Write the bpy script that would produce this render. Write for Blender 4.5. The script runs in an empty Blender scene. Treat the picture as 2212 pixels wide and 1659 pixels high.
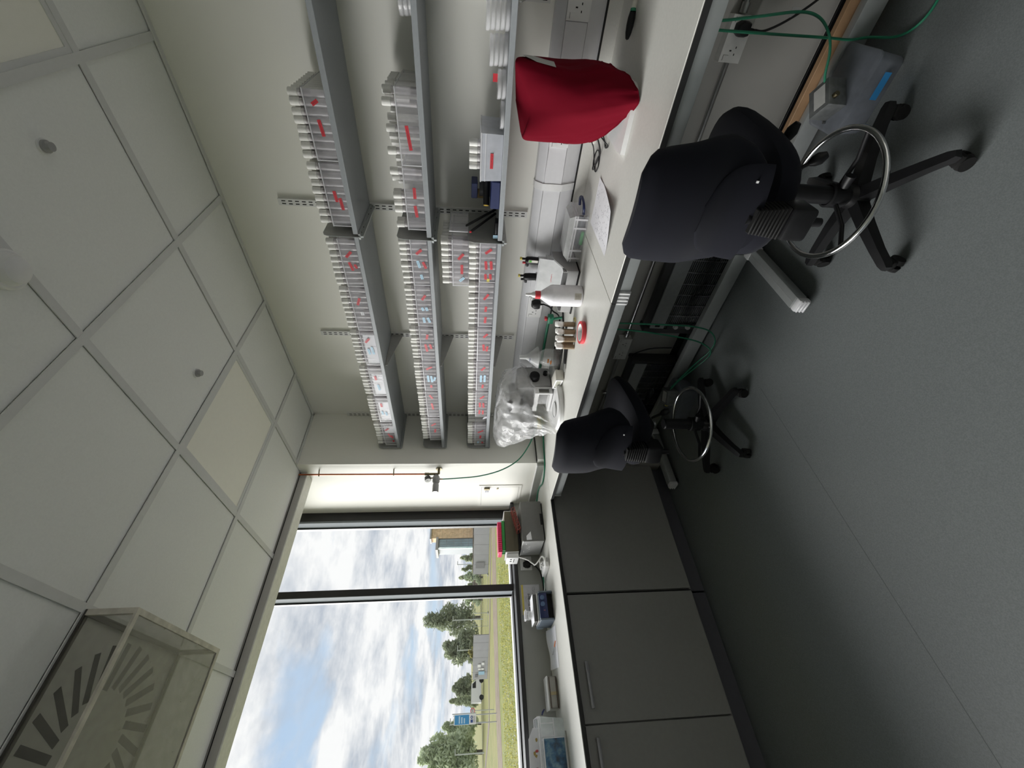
import bpy, bmesh, math, random
from mathutils import Vector, Matrix, noise
R = random.Random(7)
PI = math.pi
scene = bpy.context.scene
COL = scene.collection

# ---------------------------------------------------------------- camera
cam_d = bpy.data.cameras.new('camera')
cam = bpy.data.objects.new('camera', cam_d)
COL.objects.link(cam)
cam_d.sensor_fit = 'HORIZONTAL'
cam_d.sensor_width = 36.0
cam_d.lens = 898.08 * 36.0 / 2212.0
cam_d.clip_start = 0.02
cam_d.clip_end = 2000
YAW, PITCH, ROLL = 0.754848, -0.10038, 0.0124458
_f = Vector((math.sin(YAW) * math.cos(PITCH), math.cos(YAW) * math.cos(PITCH), math.sin(PITCH)))
_r = Vector((math.cos(YAW), -math.sin(YAW), 0))
_u = _r.cross(_f)
_r2 = math.cos(ROLL) * _r + math.sin(ROLL) * _u
_u2 = -math.sin(ROLL) * _r + math.cos(ROLL) * _u
# the phone was held on its side: the picture's right is the room's down
_m = Matrix((-_u2, _r2, -_f)).transposed().to_4x4()
_m.translation = Vector((0, 0, 1.447))
cam.matrix_world = _m
scene.camera = cam

# ---------------------------------------------------------------- view, world, sun
vs = scene.view_settings
vs.view_transform = 'Standard'
vs.look = 'None'
vs.exposure = 0.55
vs.gamma = 1.0
vs.use_curve_mapping = False
cy = scene.cycles
cy.use_denoising = True
cy.max_bounces = 10
cy.diffuse_bounces = 6
cy.glossy_bounces = 4
cy.transmission_bounces = 6
cy.transparent_max_bounces = 32
cy.sample_clamp_indirect = 6.0
cy.caustics_reflective = False
cy.caustics_refractive = False

SKY = 0.70
world = bpy.data.worlds.new('sky')
scene.world = world
world.use_nodes = True
nt = world.node_tree
nt.nodes.clear()
def N(t, **kw):
    n = nt.nodes.new(t)
    for k, v in kw.items():
        if k.startswith('i_'):
            n.inputs[k[2:].replace('_', ' ')].default_value = v
        else:
            setattr(n, k, v)
    return n
def LK(a, b): nt.links.new(a, b)
tc = N('ShaderNodeTexCoord')
sep = N('ShaderNodeSeparateXYZ'); LK(tc.outputs['Generated'], sep.inputs[0])
mx = N('ShaderNodeMath', operation='MAXIMUM'); LK(sep.outputs[2], mx.inputs[0]); mx.inputs[1].default_value = 0.0
ad = N('ShaderNodeMath', operation='ADD'); LK(mx.outputs[0], ad.inputs[0]); ad.inputs[1].default_value = 0.16
dx = N('ShaderNodeMath', operation='DIVIDE'); LK(sep.outputs[0], dx.inputs[0]); LK(ad.outputs[0], dx.inputs[1])
dy = N('ShaderNodeMath', operation='DIVIDE'); LK(sep.outputs[1], dy.inputs[0]); LK(ad.outputs[0], dy.inputs[1])
cb = N('ShaderNodeCombineXYZ'); LK(dx.outputs[0], cb.inputs[0]); LK(dy.outputs[0], cb.inputs[1]); cb.inputs[2].default_value = 3.7
n1 = N('ShaderNodeTexNoise'); n1.inputs['Scale'].default_value = 1.15; n1.inputs['Detail'].default_value = 9; n1.inputs['Roughness'].default_value = 0.56; n1.inputs['Distortion'].default_value = 0.35
LK(cb.outputs[0], n1.inputs['Vector'])
r1 = N('ShaderNodeValToRGB'); LK(n1.outputs['Fac'], r1.inputs[0])
r1.color_ramp.elements[0].position = 0.36; r1.color_ramp.elements[1].position = 0.47
n2 = N('ShaderNodeTexNoise'); n2.inputs['Scale'].default_value = 2.3; n2.inputs['Detail'].default_value = 10; n2.inputs['Roughness'].default_value = 0.62
LK(cb.outputs[0], n2.inputs['Vector'])
r2 = N('ShaderNodeValToRGB'); LK(n2.outputs['Fac'], r2.inputs[0])
r2.color_ramp.elements[0].position = 0.36; r2.color_ramp.elements[0].color = (0.53, 0.58, 0.66, 1)
r2.color_ramp.elements[1].position = 0.58; r2.color_ramp.elements[1].color = (1.02, 1.02, 1.02, 1)
blue = N('ShaderNodeValToRGB'); LK(mx.outputs[0], blue.inputs[0])
blue.color_ramp.elements[0].position = 0.0; blue.color_ramp.elements[0].color = (0.62, 0.76, 0.90, 1)
blue.color_ramp.elements[1].position = 0.6; blue.color_ramp.elements[1].color = (0.38, 0.56, 0.84, 1)
mix = N('ShaderNodeMix', data_type='RGBA')
LK(r1.outputs[0], mix.inputs[0]); LK(blue.outputs[0], mix.inputs[6]); LK(r2.outputs[0], mix.inputs[7])
bg = N('ShaderNodeBackground'); LK(mix.outputs[2], bg.inputs[0]); bg.inputs[1].default_value = SKY
ow = N('ShaderNodeOutputWorld'); LK(bg.outputs[0], ow.inputs[0])

sun_d = bpy.data.lights.new('sun', 'SUN')
sun_d.energy = 5.6
sun_d.angle = math.radians(46)
sun_d.color = (1.0, 0.985, 0.96)
sun = bpy.data.objects.new('sun', sun_d)
COL.objects.link(sun)
SUN_FROM = Vector((-0.42, 0.82, 0.38)).normalized()     # hazy sun behind cloud, beyond the window
sun.rotation_euler = SUN_FROM.to_track_quat('Z', 'Y').to_euler()
sun.location = SUN_FROM * 50

# ---------------------------------------------------------------- materials
MATS = {}
def mat(name, col, rough=0.5, metal=0.0, var=0.06, scale=40.0, bump=0.0, bscale=200.0, spec=0.5, sheen=0.0):
    if name in MATS: return MATS[name]
    m = bpy.data.materials.new(name); m.use_nodes = True
    t = m.node_tree; b = t.nodes['Principled BSDF']
    b.inputs['Roughness'].default_value = rough; b.inputs['Metallic'].default_value = metal
    b.inputs['Specular IOR Level'].default_value = spec
    if sheen:
        b.inputs['Sheen Weight'].default_value = sheen; b.inputs['Sheen Roughness'].default_value = 0.5
    c = t.nodes.new('ShaderNodeTexCoord')
    nz = t.nodes.new('ShaderNodeTexNoise'); nz.inputs['Scale'].default_value = scale; nz.inputs['Detail'].default_value = 5
    t.links.new(c.outputs['Object'], nz.inputs['Vector'])
    cr = t.nodes.new('ShaderNodeValToRGB'); t.links.new(nz.outputs['Fac'], cr.inputs[0])
    cr.color_ramp.elements[0].position = 0.3; cr.color_ramp.elements[1].position = 0.7
    cr.color_ramp.elements[0].color = tuple(max(0, v * (1 - var)) for v in col) + (1,)
    cr.color_ramp.elements[1].color = tuple(min(1, v * (1 + var)) for v in col) + (1,)
    t.links.new(cr.outputs[0], b.inputs['Base Color'])
    if bump:
        n2 = t.nodes.new('ShaderNodeTexNoise'); n2.inputs['Scale'].default_value = bscale; n2.inputs['Detail'].default_value = 3
        t.links.new(c.outputs['Object'], n2.inputs['Vector'])
        bp = t.nodes.new('ShaderNodeBump'); bp.inputs['Strength'].default_value = bump; bp.inputs['Distance'].default_value = 0.002
        t.links.new(n2.outputs['Fac'], bp.inputs['Height']); t.links.new(bp.outputs[0], b.inputs['Normal'])
    MATS[name] = m
    return m
def clear(name, col, body=0.25, rough=0.1, tint=(1, 1, 1), trans=False):
    """thin see-through plastic or glass: part straight through, part a glossy body"""
    if name in MATS: return MATS[name]
    m = bpy.data.materials.new(name); m.use_nodes = True
    t = m.node_tree; b = t.nodes['Principled BSDF']; o = t.nodes['Material Output']
    b.inputs['Base Color'].default_value = tuple(col) + (1,); b.inputs['Roughness'].default_value = rough
    if trans:
        b.inputs['Transmission Weight'].default_value = 0.5
    tr = t.nodes.new('ShaderNodeBsdfTransparent'); tr.inputs[0].default_value = tuple(tint) + (1,)
    mxs = t.nodes.new('ShaderNodeMixShader')
    c = t.nodes.new('ShaderNodeTexCoord'); nz = t.nodes.new('ShaderNodeTexNoise'); nz.inputs['Scale'].default_value = 30
    t.links.new(c.outputs['Object'], nz.inputs['Vector'])
    mr = t.nodes.new('ShaderNodeMapRange'); mr.inputs[3].default_value = body * 0.8; mr.inputs[4].default_value = min(1, body * 1.2)
    t.links.new(nz.outputs['Fac'], mr.inputs[0])
    t.links.new(mr.outputs[0], mxs.inputs[0]); t.links.new(tr.outputs[0], mxs.inputs[1]); t.links.new(b.outputs[0], mxs.inputs[2])
    t.links.new(mxs.outputs[0], o.inputs[0])
    MATS[name] = m
    return m

M_wall = mat('wall_paint', (0.85, 0.84, 0.785), 0.65, var=0.012, scale=3, bump=0.05, bscale=300)
M_tile = mat('ceiling_tile', (0.88, 0.89, 0.87), 0.9, var=0.02, scale=160, bump=0.12, bscale=500)
M_tbar = mat('tbar_grey', (0.70, 0.705, 0.70), 0.55, var=0.02)
M_floor = mat('vinyl_floor', (0.150, 0.164, 0.166), 0.42, var=0.15, scale=260, bump=0.03, bscale=600, spec=0.4)
M_lowwall = mat('grey_wall_panel', (0.36, 0.365, 0.34), 0.6, var=0.03, scale=6)
M_black = mat('black_frame', (0.012, 0.012, 0.013), 0.45, var=0.1)
M_alu = mat('aluminium_reveal', (0.22, 0.24, 0.26), 0.75, var=0.03, spec=0.1)
M_white = mat('white_plastic', (0.80, 0.80, 0.80), 0.35, var=0.02)
M_whiteg = mat('trunking_white', (0.70, 0.70, 0.72), 0.35, var=0.02)
M_offw = mat('off_white', (0.70, 0.68, 0.62), 0.5, var=0.03)
M_top = mat('worktop_laminate', (0.68, 0.675, 0.64), 0.36, var=0.03, scale=120, spec=0.45)
M_blackedge = mat('black_edge_band', (0.014, 0.014, 0.014), 0.5, var=0.15)
M_shelf = mat('shelf_grey', (0.33, 0.35, 0.37), 0.5, var=0.03, scale=80)
M_bracket = mat('bracket_grey', (0.36, 0.36, 0.35), 0.45, metal=0.1, var=0.05)
M_steelw = mat('upright_white', (0.72, 0.72, 0.70), 0.45, var=0.02)
M_dark = mat('dark_plastic', (0.009, 0.009, 0.010), 0.45, var=0.15, spec=0.3)
M_slot = mat('slot_black', (0.01, 0.01, 0.01), 0.8)
M_cab = mat('cabinet_grey', (0.275, 0.272, 0.264), 0.5, var=0.03, scale=60)
M_plinth = mat('plinth_grey', (0.10, 0.10, 0.118), 0.55, var=0.04)
M_frameg = mat('bench_frame_grey', (0.42, 0.44, 0.44), 0.35, metal=0.5, var=0.03)
M_fabric = mat('chair_fabric', (0.010, 0.0105, 0.016), 0.85, var=0.15, scale=900, bump=0.35, bscale=1400, spec=0.12, sheen=0.06)
M_chrome = mat('chrome', (0.75, 0.75, 0.76), 0.12, metal=1.0, var=0.02)
M_steel = mat('brushed_steel', (0.50, 0.50, 0.50), 0.3, metal=1.0, var=0.04)
M_rubber = mat('rubber', (0.012, 0.012, 0.012), 0.7, spec=0.2)
M_plug = mat('vial_plug_white', (0.80, 0.79, 0.76), 0.75, var=0.05, scale=90)
M_red = mat('red_tape', (0.60, 0.035, 0.05), 0.45, var=0.08)
M_blue = mat('blue_tape', (0.45, 0.68, 0.85), 0.5, var=0.05)
M_ylw = mat('yellow_tape', (0.75, 0.62, 0.12), 0.5, var=0.05)
M_paper = mat('paper', (0.80, 0.80, 0.84), 0.7, var=0.02)
M_ink = mat('ink', (0.03, 0.03, 0.04), 0.7)
M_green = mat('green_tube', (0.02, 0.20, 0.11), 0.4, var=0.05)
M_copper = mat('copper', (0.34, 0.10, 0.04), 0.35, metal=0.9, var=0.15, scale=20)
M_brass = mat('brass_dark', (0.20, 0.17, 0.10), 0.4, metal=0.8, var=0.1)
M_redcloth = mat('red_cloth', (0.125, 0.002, 0.010), 0.85, var=0.06, scale=500, bump=0.2, bscale=900, spec=0.08)
M_navy = mat('navy', (0.015, 0.025, 0.10), 0.45, var=0.06)
M_wood = mat('raw_wood', (0.36, 0.22, 0.12), 0.6, var=0.15, scale=14)
M_gbox = mat('grey_machine', (0.15, 0.15, 0.145), 0.5, var=0.04)
M_gbox2 = mat('grey_machine_light', (0.42, 0.42, 0.42), 0.45, var=0.04)
M_midg = mat('mid_grey', (0.36, 0.36, 0.36), 0.5, var=0.04)
M_brown = mat('vial_media', (0.26, 0.17, 0.085), 0.6, var=0.25, scale=120)
M_amber = mat('vial_dark_band', (0.05, 0.016, 0.012), 0.4, var=0.2)
M_box = clear('clear_box_plastic', (0.82, 0.81, 0.86), 0.22, 0.12)
M_rim = clear('clear_rim', (0.85, 0.85, 0.88), 0.62, 0.15)
M_vial = clear('vial_plastic', (0.68, 0.65, 0.68), 0.42, 0.2)
M_dish = clear('dish_plastic', (0.80, 0.80, 0.82), 0.20, 0.05)
M_frost = clear('frosted_plastic', (0.62, 0.64, 0.70), 0.72, 0.35)
M_lid = clear('frosted_lid', (0.70, 0.71, 0.71), 0.55, 0.3)
M_bag = clear('plastic_bag', (0.92, 0.92, 0.94), 0.30, 0.10)
M_tub = clear('smoky_tub', (0.24, 0.26, 0.30), 0.60, 0.3)
M_glass = clear('window_glass', (0.9, 0.9, 0.9), 0.035, 0.02, tint=(0.985, 0.99, 0.99))
M_glassware = clear('glassware', (0.85, 0.86, 0.86), 0.22, 0.05)
M_perspex = clear('dusty_perspex', (0.40, 0.39, 0.35), 0.40, 0.4)
M_perspex2 = clear('clear_perspex', (0.36, 0.35, 0.31), 0.20, 0.3)
M_bottle = clear('bottle_plastic', (0.86, 0.85, 0.88), 0.88, 0.35)
M_diffuser = mat('light_diffuser', (0.97, 0.955, 0.87), 0.6, var=0.01, spec=0.3)

# ---------------------------------------------------------------- mesh helpers
class MB:
    def __init__(s): s.v = []; s.f = []
    def add(s, v, f):
        o = len(s.v); s.v += [tuple(p) for p in v]; s.f += [tuple(i + o for i in q) for q in f]; return s
    def box(s, x0, x1, y0, y1, z0, z1):
        if x0 > x1: x0, x1 = x1, x0
        if y0 > y1: y0, y1 = y1, y0
        if z0 > z1: z0, z1 = z1, z0
        return s.add([(x0,y0,z0),(x1,y0,z0),(x1,y1,z0),(x0,y1,z0),(x0,y0,z1),(x1,y0,z1),(x1,y1,z1),(x0,y1,z1)],
                     [(0,3,2,1),(4,5,6,7),(0,1,5,4),(1,2,6,5),(2,3,7,6),(3,0,4,7)])
    def rbox(s, x0, x1, y0, y1, z0, z1, r=0.005, seg=2):
        bm = bmesh.new(); bmesh.ops.create_cube(bm, size=1)
        for v in bm.verts:
            v.co = ((x0+x1)/2 + v.co.x*abs(x1-x0), (y0+y1)/2 + v.co.y*abs(y1-y0), (z0+z1)/2 + v.co.z*abs(z1-z0))
        bmesh.ops.bevel(bm, geom=list(bm.edges), offset=r, segments=seg, affect='EDGES', profile=0.5)
        return s.bm(bm)
    def bm(s, bm):
        bm.verts.index_update(); s.add([v.co[:] for v in bm.verts], [[v.index for v in f.verts] for f in bm.faces]); bm.free(); return s
    def prism(s, poly, lo, hi, axis='z'):
        """2-D outline swept along an axis; poly is (a,b): z->(x,y), x->(y,z), y->(x,z)"""
        P = {'z': lambda a,b,c:(a,b,c), 'x': lambda a,b,c:(c,a,b), 'y': lambda a,b,c:(a,c,b)}[axis]
        n = len(poly)
        v = [P(a,b,lo) for a,b in poly] + [P(a,b,hi) for a,b in poly]
        f = [tuple(range(n))[::-1], tuple(range(n, 2*n))] + [(i,(i+1)%n,n+(i+1)%n,n+i) for i in range(n)]
        return s.add(v, f)
    def cyl(s, p0, p1, r0, r1=None, n=16, caps=True):
        r1 = r0 if r1 is None else r1
        a = Vector(p0); b = Vector(p1); d = (b-a).normalized()
        u = d.orthogonal().normalized(); w = d.cross(u)
        v = []
        for c, r in ((a,r0),(b,r1)):
            v += [c + (u*math.cos(2*PI*i/n) + w*math.sin(2*PI*i/n))*r for i in range(n)]
        f = [(i,(i+1)%n,n+(i+1)%n,n+i) for i in range(n)]
        if caps: f += [tuple(range(n))[::-1], tuple(range(n,2*n))]
        return s.add(v, f)
    def lathe(s, prof, c=(0,0,0), n=24, axis='z', caps=False):
        """profile of (radius, height) turned about an axis through c"""
        v = []; f = []; m = len(prof)
        for r, h in prof:
            for i in range(n):
                a = 2*PI*i/n; p, q = r*math.cos(a), r*math.sin(a)
                v.append({'z':(c[0]+p,c[1]+q,c[2]+h),'x':(c[0]+h,c[1]+p,c[2]+q),'y':(c[0]+q,c[1]+h,c[2]+p)}[axis])
        for j in range(m-1):
            for i in range(n):
                f.append((j*n+i, j*n+(i+1)%n, (j+1)*n+(i+1)%n, (j+1)*n+i))
        if caps: f += [tuple(range(n))[::-1], tuple(range((m-1)*n, m*n))]
        return s.add(v, f)
    def tube(s, pts, r, n=8, closed=False, smooth=0):
        P = [Vector(p) for p in pts]
        if smooth: P = spline(P, smooth, closed)
        m = len(P); v = []; f = []
        u = None
        for i, p in enumerate(P):
            a = P[(i-1) % m] if (i or closed) else p
            b = P[(i+1) % m] if (i < m-1 or closed) else p
            d = (b-a).normalized() if (b-a).length > 1e-9 else Vector((0,0,1))
            if u is None: u = d.orthogonal().normalized()
            u = (u - d*u.dot(d)).normalized(); w = d.cross(u)
            rr = r[i] if isinstance(r, (list, tuple)) else r
            v += [p + (u*math.cos(2*PI*k/n) + w*math.sin(2*PI*k/n))*rr for k in range(n)]
        for j in range(m if closed else m-1):
            k2 = (j+1) % m
            for i in range(n): f.append((j*n+i, j*n+(i+1)%n, k2*n+(i+1)%n, k2*n+i))
        if not closed: f += [tuple(range(n))[::-1], tuple(range((m-1)*n, m*n))]
        return s.add(v, f)
    def loft(s, rings, cap0=True, cap1=True):
        n = len(rings[0]); v = [p for r in rings for p in r]; f = []
        for j in range(len(rings)-1):
            for i in range(n): f.append((j*n+i, j*n+(i+1)%n, (j+1)*n+(i+1)%n, (j+1)*n+i))
        m = len(rings)
        if cap0: f.append(tuple(range(n))[::-1])
        if cap1: f.append(tuple(range((m-1)*n, m*n)))
        return s.add(v, f)
    def torus(s, c, R_, r, n=48, k=10, axis='z'):
        pts = []
        for i in range(n):
            a = 2*PI*i/n
            pts.append({'z':(c[0]+R_*math.cos(a),c[1]+R_*math.sin(a),c[2]),'y':(c[0]+R_*math.cos(a),c[1],c[2]+R_*math.sin(a)),'x':(c[0],c[1]+R_*math.cos(a),c[2]+R_*math.sin(a))}[axis])
        return s.tube(pts, r, k, closed=True)
    def grid(s, fn, nu, nv):
        v = [fn(i/(nu-1), j/(nv-1)) for j in range(nv) for i in range(nu)]
        f = [(j*nu+i, j*nu+i+1, (j+1)*nu+i+1, (j+1)*nu+i) for j in range(nv-1) for i in range(nu-1)]
        return s.add(v, f)
    def xf(s, M):
        s.v = [tuple(M @ Vector(p)) for p in s.v]; return s
    def rotz(s, a, c=(0,0,0)):
        return s.xf(Matrix.Translation(c) @ Matrix.Rotation(a, 4, 'Z') @ Matrix.Translation(-Vector(c)))
    def mesh(s, name, off=(0,0,0), flat=False):
        me = bpy.data.meshes.new(name)
        me.from_pydata([(p[0]-off[0], p[1]-off[1], p[2]-off[2]) for p in s.v], [], s.f)
        me.update()
        if not flat:
            me.polygons.foreach_set('use_smooth', [True]*len(me.polygons))
            me.set_sharp_from_angle(angle=math.radians(38))
        return me
    def base(s):
        xs = [p[0] for p in s.v]; ys = [p[1] for p in s.v]; zs = [p[2] for p in s.v]
        return ((min(xs)+max(xs))/2, (min(ys)+max(ys))/2, min(zs))
def spline(P, k, closed=False):
    out = []; m = len(P)
    for i in range(m if closed else m-1):
        g = lambda j: P[j % m] if closed else P[max(0, min(m-1, j))]
        a, b, c, d = g(i-1), g(i), g(i+1), g(i+2)
        for q in range(k):
            t = q/k
            out.append(0.5*((2*b) + (c-a)*t + (2*a-5*b+4*c-d)*t*t + (3*b-a-3*c+d)*t**3))
    if not closed: out.append(P[-1])
    return out
ORG = {}
def tag(o, label=None, cat=None, group=None, kind=None):
    if label: o['label'] = label
    if cat: o['category'] = cat
    if group: o['group'] = group
    if kind: o['kind'] = kind
    return o
def thing(name, loc, label=None, cat=None, group=None, kind=None, rz=0):
    o = bpy.data.objects.new(name, None); o.empty_display_size = 0.05; COL.objects.link(o)
    o.location = loc; o.rotation_euler = (0, 0, rz); ORG[o.name] = tuple(loc)
    return tag(o, label, cat, group, kind)
def put(name, mb, m, parent=None, label=None, cat=None, group=None, kind=None, flat=False, local=False):
    """one mesh object; coordinates are the room's unless local"""
    if local: off = (0,0,0)
    elif parent is not None: off = ORG[parent.name]
    else: off = mb.base()
    o = bpy.data.objects.new(name, mb.mesh(name, off, flat)); COL.objects.link(o)
    o.data.materials.append(m)
    if parent is not None: o.parent = parent
    elif not local: o.location = off
    ORG[o.name] = off
    return tag(o, label, cat, group, kind)
def dup(o, parent=None):
    c = o.copy(); COL.objects.link(c); c.parent = parent; ORG[c.name] = ORG.get(o.name, (0,0,0))
    for ch in list(o.children): dup(ch, c)
    return c
def text(name, s, size, m, parent, M, bold=0.0, local=False):
    cu = bpy.data.curves.new(name, 'FONT'); cu.body = s; cu.size = size; cu.align_x = 'CENTER'; cu.align_y = 'CENTER'; cu.offset = bold; cu.extrude = 0.0002
    t = bpy.data.objects.new('tmp', cu); COL.objects.link(t)
    bpy.context.view_layer.update()
    me = bpy.data.meshes.new_from_object(t)
    COL.objects.unlink(t); bpy.data.objects.remove(t)
    mb = MB(); mb.add([M @ v.co for v in me.vertices], [tuple(p.vertices) for p in me.polygons])
    return put(name, mb, m, parent, flat=True, local=local)
def frame_to(o, ux, uy, uz):
    """matrix with columns ux (text right), uy (text up), uz (out of the face), origin o"""
    M = Matrix((Vector(ux), Vector(uy), Vector(uz))).transposed().to_4x4(); M.translation = Vector(o); return M
def scribble(mb, o, ux, uy, uz, w, h, rows, rnd, thick=0.0016, dens=1.0):
    """rows of short pen strokes laid on a face"""
    o, ux, uy, uz = map(Vector, (o, ux, uy, uz))
    for r in range(rows):
        y = h*(0.5 - (r+0.5)/rows)
        x = -w/2
        while x < w/2 - 0.002:
            l = rnd.uniform(0.002, 0.007)*dens
            a = o + ux*x + uy*(y + rnd.uniform(-1,1)*h/rows*0.25) + uz*0.0004
            b = o + ux*min(w/2, x+l) + uy*(y + rnd.uniform(-1,1)*h/rows*0.25) + uz*0.0004
            d = (b-a).normalized() if (b-a).length > 1e-6 else ux
            n = uz.cross(d)*thick/2
            mb.add([a-n, b-n, b+n, a+n], [(0,1,2,3)])
            x += l + rnd.uniform(0.0005, 0.004)*dens
    return mb

# ================================================================ THE ROOM
XW, YC, XC, YW, ZC, ZB = 2.091, 2.588, 1.643, 3.318, 2.637, 0.90
XL, YB = -7.0, -3.2  # room and window run lengthened unseen leftwards to bring in more daylight
floor = put('floor', MB().box(XL, XW+.05, YB, 3.25, -0.04, 0.0), M_floor, kind='structure')
seam = mat('floor_weld', (0.09, 0.10, 0.10), 0.6)
put('weld_seam', MB().box(-3.3, 1.33, 1.420, 1.4225, 0, 0.0002), seam, floor)
put('weld_seam', MB().box(-1.4, -1.397, -2.7, 1.42, 0, 0.0006), seam, floor)
wr = put('wall_right', MB().box(XW, XW+.12, YB, YC, 0, 2.9), M_wall, kind='structure')
put('underbench_shade', MB().box(XW-.0008, XW+.001, YB, YC, .05, .875), mat('underbench_shade_grey', (0.34, 0.335, 0.315), 0.6, var=0.03, scale=5), wr)  # added darker sheet standing in for the shade on the wall under the bench
wcol = put('wall_column', MB().box(XC, XW+.12, YC, 3.46, 0, 2.98), M_wall, kind='structure')
put('wall_left', MB().box(XL-.1, XL, YB, 3.46, 0, 2.98), M_wall, kind='structure')
put('wall_back', MB().box(XL-.1, XW+.12, YB-.1, YB, 0, 2.9), M_wall, kind='structure')
put('wall_window', MB().box(XL, XC, 3.20, 3.34, 0, 1.076), M_lowwall, kind='structure')
put('wall_above_window', MB().box(XL, XC, 2.80, 3.46, 2.93, 2.98), M_wall, kind='structure')
put('trim_1', MB().rbox(XL, XC, 3.178, 3.36, 1.0765, 1.104, 0.004, 1), M_black, kind='structure')
pel = put('trim_2', MB().box(XL, XC, 2.69, 2.80, 2.592, 2.98), mat('pelmet_shaded', (0.47, 0.455, 0.44), 0.6, var=0.02), kind='structure')  # shade on the room-facing side is painted in as a darker tone
put('pelmet_soffit', MB().box(XL, XC, 2.690, 2.802, 2.586, 2.592), mat('pelmet_lit', (0.78, 0.77, 0.74), 0.5), pel)  # window light on the soffit is painted in as a lighter tone
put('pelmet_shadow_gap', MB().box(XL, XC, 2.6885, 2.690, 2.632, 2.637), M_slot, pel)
put('baseboard_right', MB().rbox(2.078, XW, YB, YC, 0.0, 0.05, 0.003, 1), M_dark, kind='structure')

# ---- window
win = thing('window_1', (0, 3.33, 1.1), kind='structure')
def jamb(x0, x1):
    put('frame_member', MB().box(x0, x1, YW, YW+.03, 1.10, 2.93), M_black, win)
put('frame_member', MB().box(1.572, XC, YW, YW+.035, 1.104, 2.93), M_black, win)
put('frame_reveal', MB().box(1.556, 1.572, YW+.002, YW+.115, 1.104, 2.93), M_alu, win)
put('frame_bead', MB().box(1.545, 1.556, YW+.09, YW+.125, 1.104, 2.93), M_black, win)
for xm in (1.043, -0.52, -2.02, -3.52, -5.02):
    put('mullion', MB().box(xm-.046, xm, YW, YW+.13, 1.104, 2.93), M_black, win)
    put('frame_reveal', MB().box(xm-.049, xm-.046, YW+.001, YW+.125, 1.104, 2.93), M_alu, win)
    put('frame_bead', MB().box(xm-.060, xm-.049, YW+.095, YW+.125, 1.104, 2.93), M_black, win)
put('bottom_rail', MB().box(XL, 1.556, YW+.01, YW+.12, 1.096, 1.112), M_black, win)
put('outer_sill', MB().box(XL, 1.60, YW+.12, YW+.36, 1.06, 1.10), M_white, win)
put('top_rail', MB().box(XL, 1.556, YW+.01, YW+.12, 2.90, 2.93), M_black, win)
for a, b in ((1.043, 1.556), (-0.52, 0.983), (-2.02, -0.58), (-3.52, -2.08), (-5.02, -3.58), (XL, -5.08)):
    put('pane', MB().box(a, b, YW+.102, YW+.106, 1.112, 2.90), M_glass, win)

# ---- suspended ceiling: slab, T-bars, tiles, each tile a piece
ceil = put('ceiling', MB().box(XL, XW+.1, YB, 2.69, 2.662, 2.70), M_tile, kind='structure')
gx = [XW] + [1.654 - .6*i for i in range(0, 15)] + [XL]
gy = [2.69] + [2.136 - .598*i for i in range(0, 10)] + [YB]
LIGHTS = [(1, 1), (1, 4)]
DIFF = (3, 1)
for i in range(len(gx)-1):
    for j in range(len(gy)-1):
        x1, x0 = gx[i], gx[i+1]; y1, y0 = gy[j], gy[j+1]
        if x1-x0 < .05 or y1-y0 < .05 or (i, j) in LIGHTS or (i, j) == DIFF: continue
        put('ceiling_tile', MB().box(x0+.013, x1-.013, y0+.013, y1-.013, 2.640, 2.660), M_tile, ceil)
for x in gx[1:-1]: put('t_bar', MB().box(x-.0135, x+.0135, YB, 2.69, 2.6335, 2.6375), M_tbar, ceil)
for y in gy[1:-1]: put('t_bar', MB().box(XL, XW, y-.0135, y+.0135, 2.6330, 2.6370), M_tbar, ceil)
put('wall_angle', MB().box(XW-.02, XW, YB, YC, 2.629, 2.6355), M_tbar, ceil)
put('wall_angle', MB().box(XC-.0, XW, YC-.02, YC, 2.629, 2.6355), M_tbar, ceil)
for (i, j) in LIGHTS:
    x1, x0 = gx[i], gx[i+1]; y1, y0 = gy[j], gy[j+1]
    lab = {(1,1): 'switched-off square ceiling light panel with cream diffuser nearest the column',
           (1,4): 'switched-off square ceiling light panel at the dim end above the shelves'}.get((i,j), f'switched-off square ceiling light panel out over the room, row {chr(97+i)} place {chr(97+j)}')
    t = thing('ceiling_light', ((x0+x1)/2, (y0+y1)/2, 2.64), lab, 'ceiling light', 'recessed ceiling lights')
    put('diffuser', MB().box(x0+.030, x1-.030, y0+.030, y1-.030, 2.6395, 2.643), M_diffuser, t)
    fr = MB()
    for a in ((x0+.0135,x0+.030,y0+.0135,y1-.0135),(x1-.030,x1-.0135,y0+.0135,y1-.0135),(x0+.030,x1-.030,y0+.0135,y0+.030),(x0+.030,x1-.030,y1-.030,y1-.0135)):
        fr.box(*a, 2.636, 2.645)
    put('housing', fr, M_tbar, t)

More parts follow.
